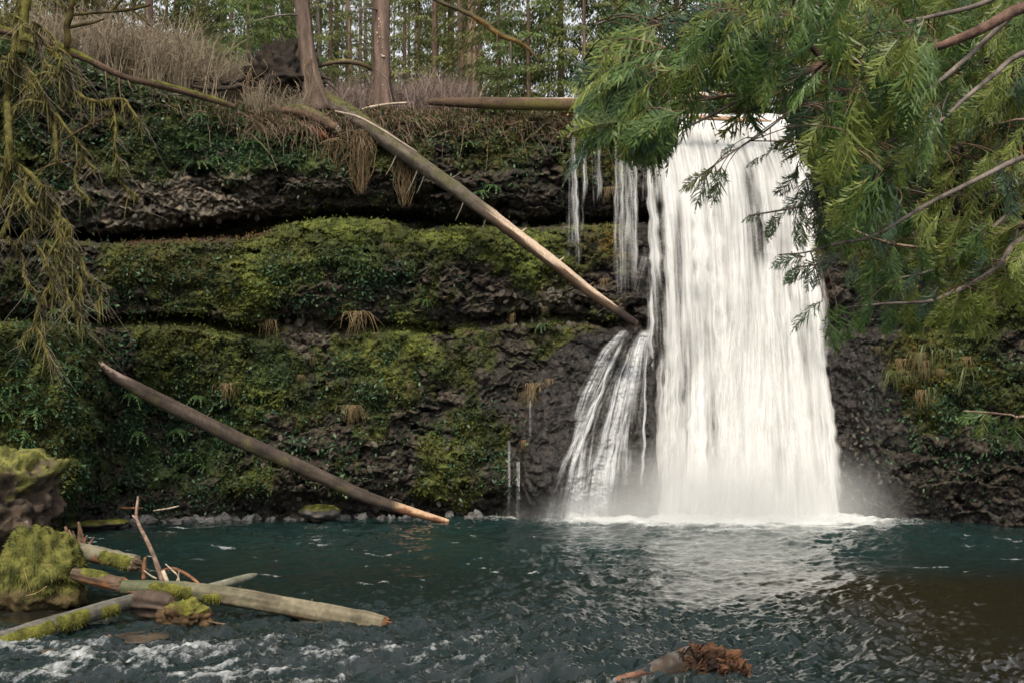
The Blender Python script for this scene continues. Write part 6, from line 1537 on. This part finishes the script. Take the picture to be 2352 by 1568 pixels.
limb([(-70, 1010, 22), (-60, 800, 20), (-30, 560, 17), (5, 430, 15), (20, 370, 14), (20, 300, 13), (17, 235, 12), (24, 170, 10), (30, 120, 8), (40, 20, 6), (50, -120, 5)], name='trunk')
limb([(18, 260, 5), (45, 240, 5), (66, 232, 5.5), (95, 237, 5), (118, 255, 5), (128, 270, 6.5), (126, 300, 7), (129, 335, 7), (131, 372, 3)])
limb([(130, 262, 5), (150, 290, 4.5), (170, 315, 4), (194, 337, 4.5), (190, 355, 5), (203, 374, 4.5), (222, 390, 2)])
limb([(60, 200, 4), (85, 174, 4.5), (112, 168, 5), (140, 181, 5), (165, 201, 5.5), (195, 226, 6), (220, 234, 6), (250, 230, 5.5), (285, 229, 4.5), (300, 250, 4), (318, 274, 3.5), (335, 302, 2)])
limb([(-10, 358, 6), (30, 372, 6), (60, 392, 7), (76, 406, 8), (95, 426, 6), (112, 432, 5), (128, 440, 3)])
limb([(62, 408, 5), (58, 440, 5), (80, 475, 5.5), (105, 510, 6), (126, 510, 5), (152, 506, 4)])
limb([(96, 426, 5), (110, 450, 4.5), (122, 476, 4.5), (132, 492, 5), (146, 506, 4.5), (165, 524, 2.5)])
limb([(-10, 445, 5), (30, 430, 5.5), (56, 462, 5), (80, 492, 4), (95, 530, 3)])
limb([(14, 470, 5), (6, 420, 5), (12, 385, 4)])
limb([(195, 355, 3), (180, 372, 4), (172, 400, 4), (178, 430, 3), (200, 452, 2.5), (212, 465, 1.5)])
limb([(255, 232, 4), (262, 262, 4), (266, 290, 3), (264, 330, 3), (272, 370, 3.5), (275, 410, 3), (290, 430, 2.5), (318, 452, 1.5)])
limb([(105, 510, 4), (88, 525, 4), (60, 530, 3.5), (40, 560, 3)])
limb([(152, 506, 4), (160, 535, 4), (168, 570, 3.5), (170, 610, 3), (186, 640, 2)])
limb([(128, 508, 4), (140, 545, 4.5), (150, 590, 4), (150, 640, 3.5), (160, 690, 4), (182, 722, 3), (198, 738, 1.6)])
limb([(150, 600, 3), (120, 640, 3.5), (90, 700, 4), (78, 745, 4), (60, 770, 3.5), (40, 790, 3)])
limb([(60, 392, 3), (40, 430, 3.5), (25, 480, 3.5), (10, 520, 4), (-10, 560, 4)])
limb([(80, 745, 3.5), (100, 780, 3.5), (110, 820, 3), (130, 850, 2)])
for k in range(12):
    u0, v0 = -10 + 130 * rgL.random(), 20 + 190 * rgL.random(); a_ = rgL.normal() * 20
    limb([(u0, v0, 3.4), (u0 + 20, v0 + 10 + a_ * .3, 3.8), (u0 + 48, v0 + 34 + a_ * .4, 3.2), (u0 + 66 + 10 * rgL.normal(), v0 + 74 + a_, 2.4), (u0 + 78 + 12 * rgL.normal(), v0 + 110 + a_, 1.2)])
for k in range(9):
    u0, v0 = 10 + 190 * rgL.random(), 420 + 330 * rgL.random()
    a_ = rgL.normal() * 25
    limb([(u0, v0, 3), (u0 + 14 + a_ * .3, v0 + 22, 3.6), (u0 + 22 + a_, v0 + 55, 3.2), (u0 + 40 + a_ + 14 * rgL.normal(), v0 + 92, 2.4), (u0 + 52 + a_ + 14 * rgL.normal(), v0 + 128, 1.3)])
for pts in ([(105, 345, 2.5), (150, 320, 2.5), (185, 298, 3), (215, 283, 3), (250, 264, 2)], [(190, 310, 2.8), (202, 290, 2.5), (216, 262, 2)], [(85, 395, 2.5), (120, 378, 3), (160, 370, 2.5)], [(128, 413, 2), (140, 402, 2.5), (155, 385, 1.5)], [(148, 233, 3.2), (165, 215, 3), (192, 195, 2.5), (215, 182, 1.5)], [(142, 250, 5), (150, 232, 4), (162, 215, 3)]):
    limb(pts, moss=False, name='bare_limb', lump=.15)
# pale thin twigs sweeping down and out
allp = np.concatenate(limbs[1:38]); tw = MB()
for k in range(560):
    o = allp[int(rgL.integers(0, len(allp)))]; l = .5 + 1.5 * rgL.random() ** 1.5; a = .35 * rgL.normal()
    t = np.linspace(0, 1, 7); sg = 1 if rgL.random() < .78 else -1
    p = np.stack([o[0] + sg * l * (.25 + .5 * rgL.random()) * t + .06 * rgL.normal() * np.sin(t * 6), o[1] - .3 * t * rgL.random(), o[2] - l * (.75 * t - .35 * a * t ** 2) + .06 * rgL.normal() * np.sin(t * 5 + k)], 1)
    v, f, _ = tube(p, np.linspace(.0085, .0035, 7), 3, cap=False); tw.add(v, f, mix((.06, .048, .03), (.30, .255, .195), rgL.random() ** 1.6))
for k in range(260):                                                           # moss strands
    o = allp[int(rgL.integers(0, len(allp)))]; l = .3 + .9 * rgL.random() ** 2
    t = np.linspace(0, 1, 5); p = np.stack([o[0] + .12 * rgL.normal() * t, o[1] - .1 * t, o[2] - l * t], 1)
    v, f, _ = tube(p, np.array([.035, .03, .025, .015, .004]) * (.6 + .9 * rgL.random()), 4, .6, 9, k, cap=False); tw.add(v, f, mix(MC[0], MC[1], rgL.random()))
ob = tw.build('twigs', M_TWIG, MT); ob['kind'] = 'stuff'
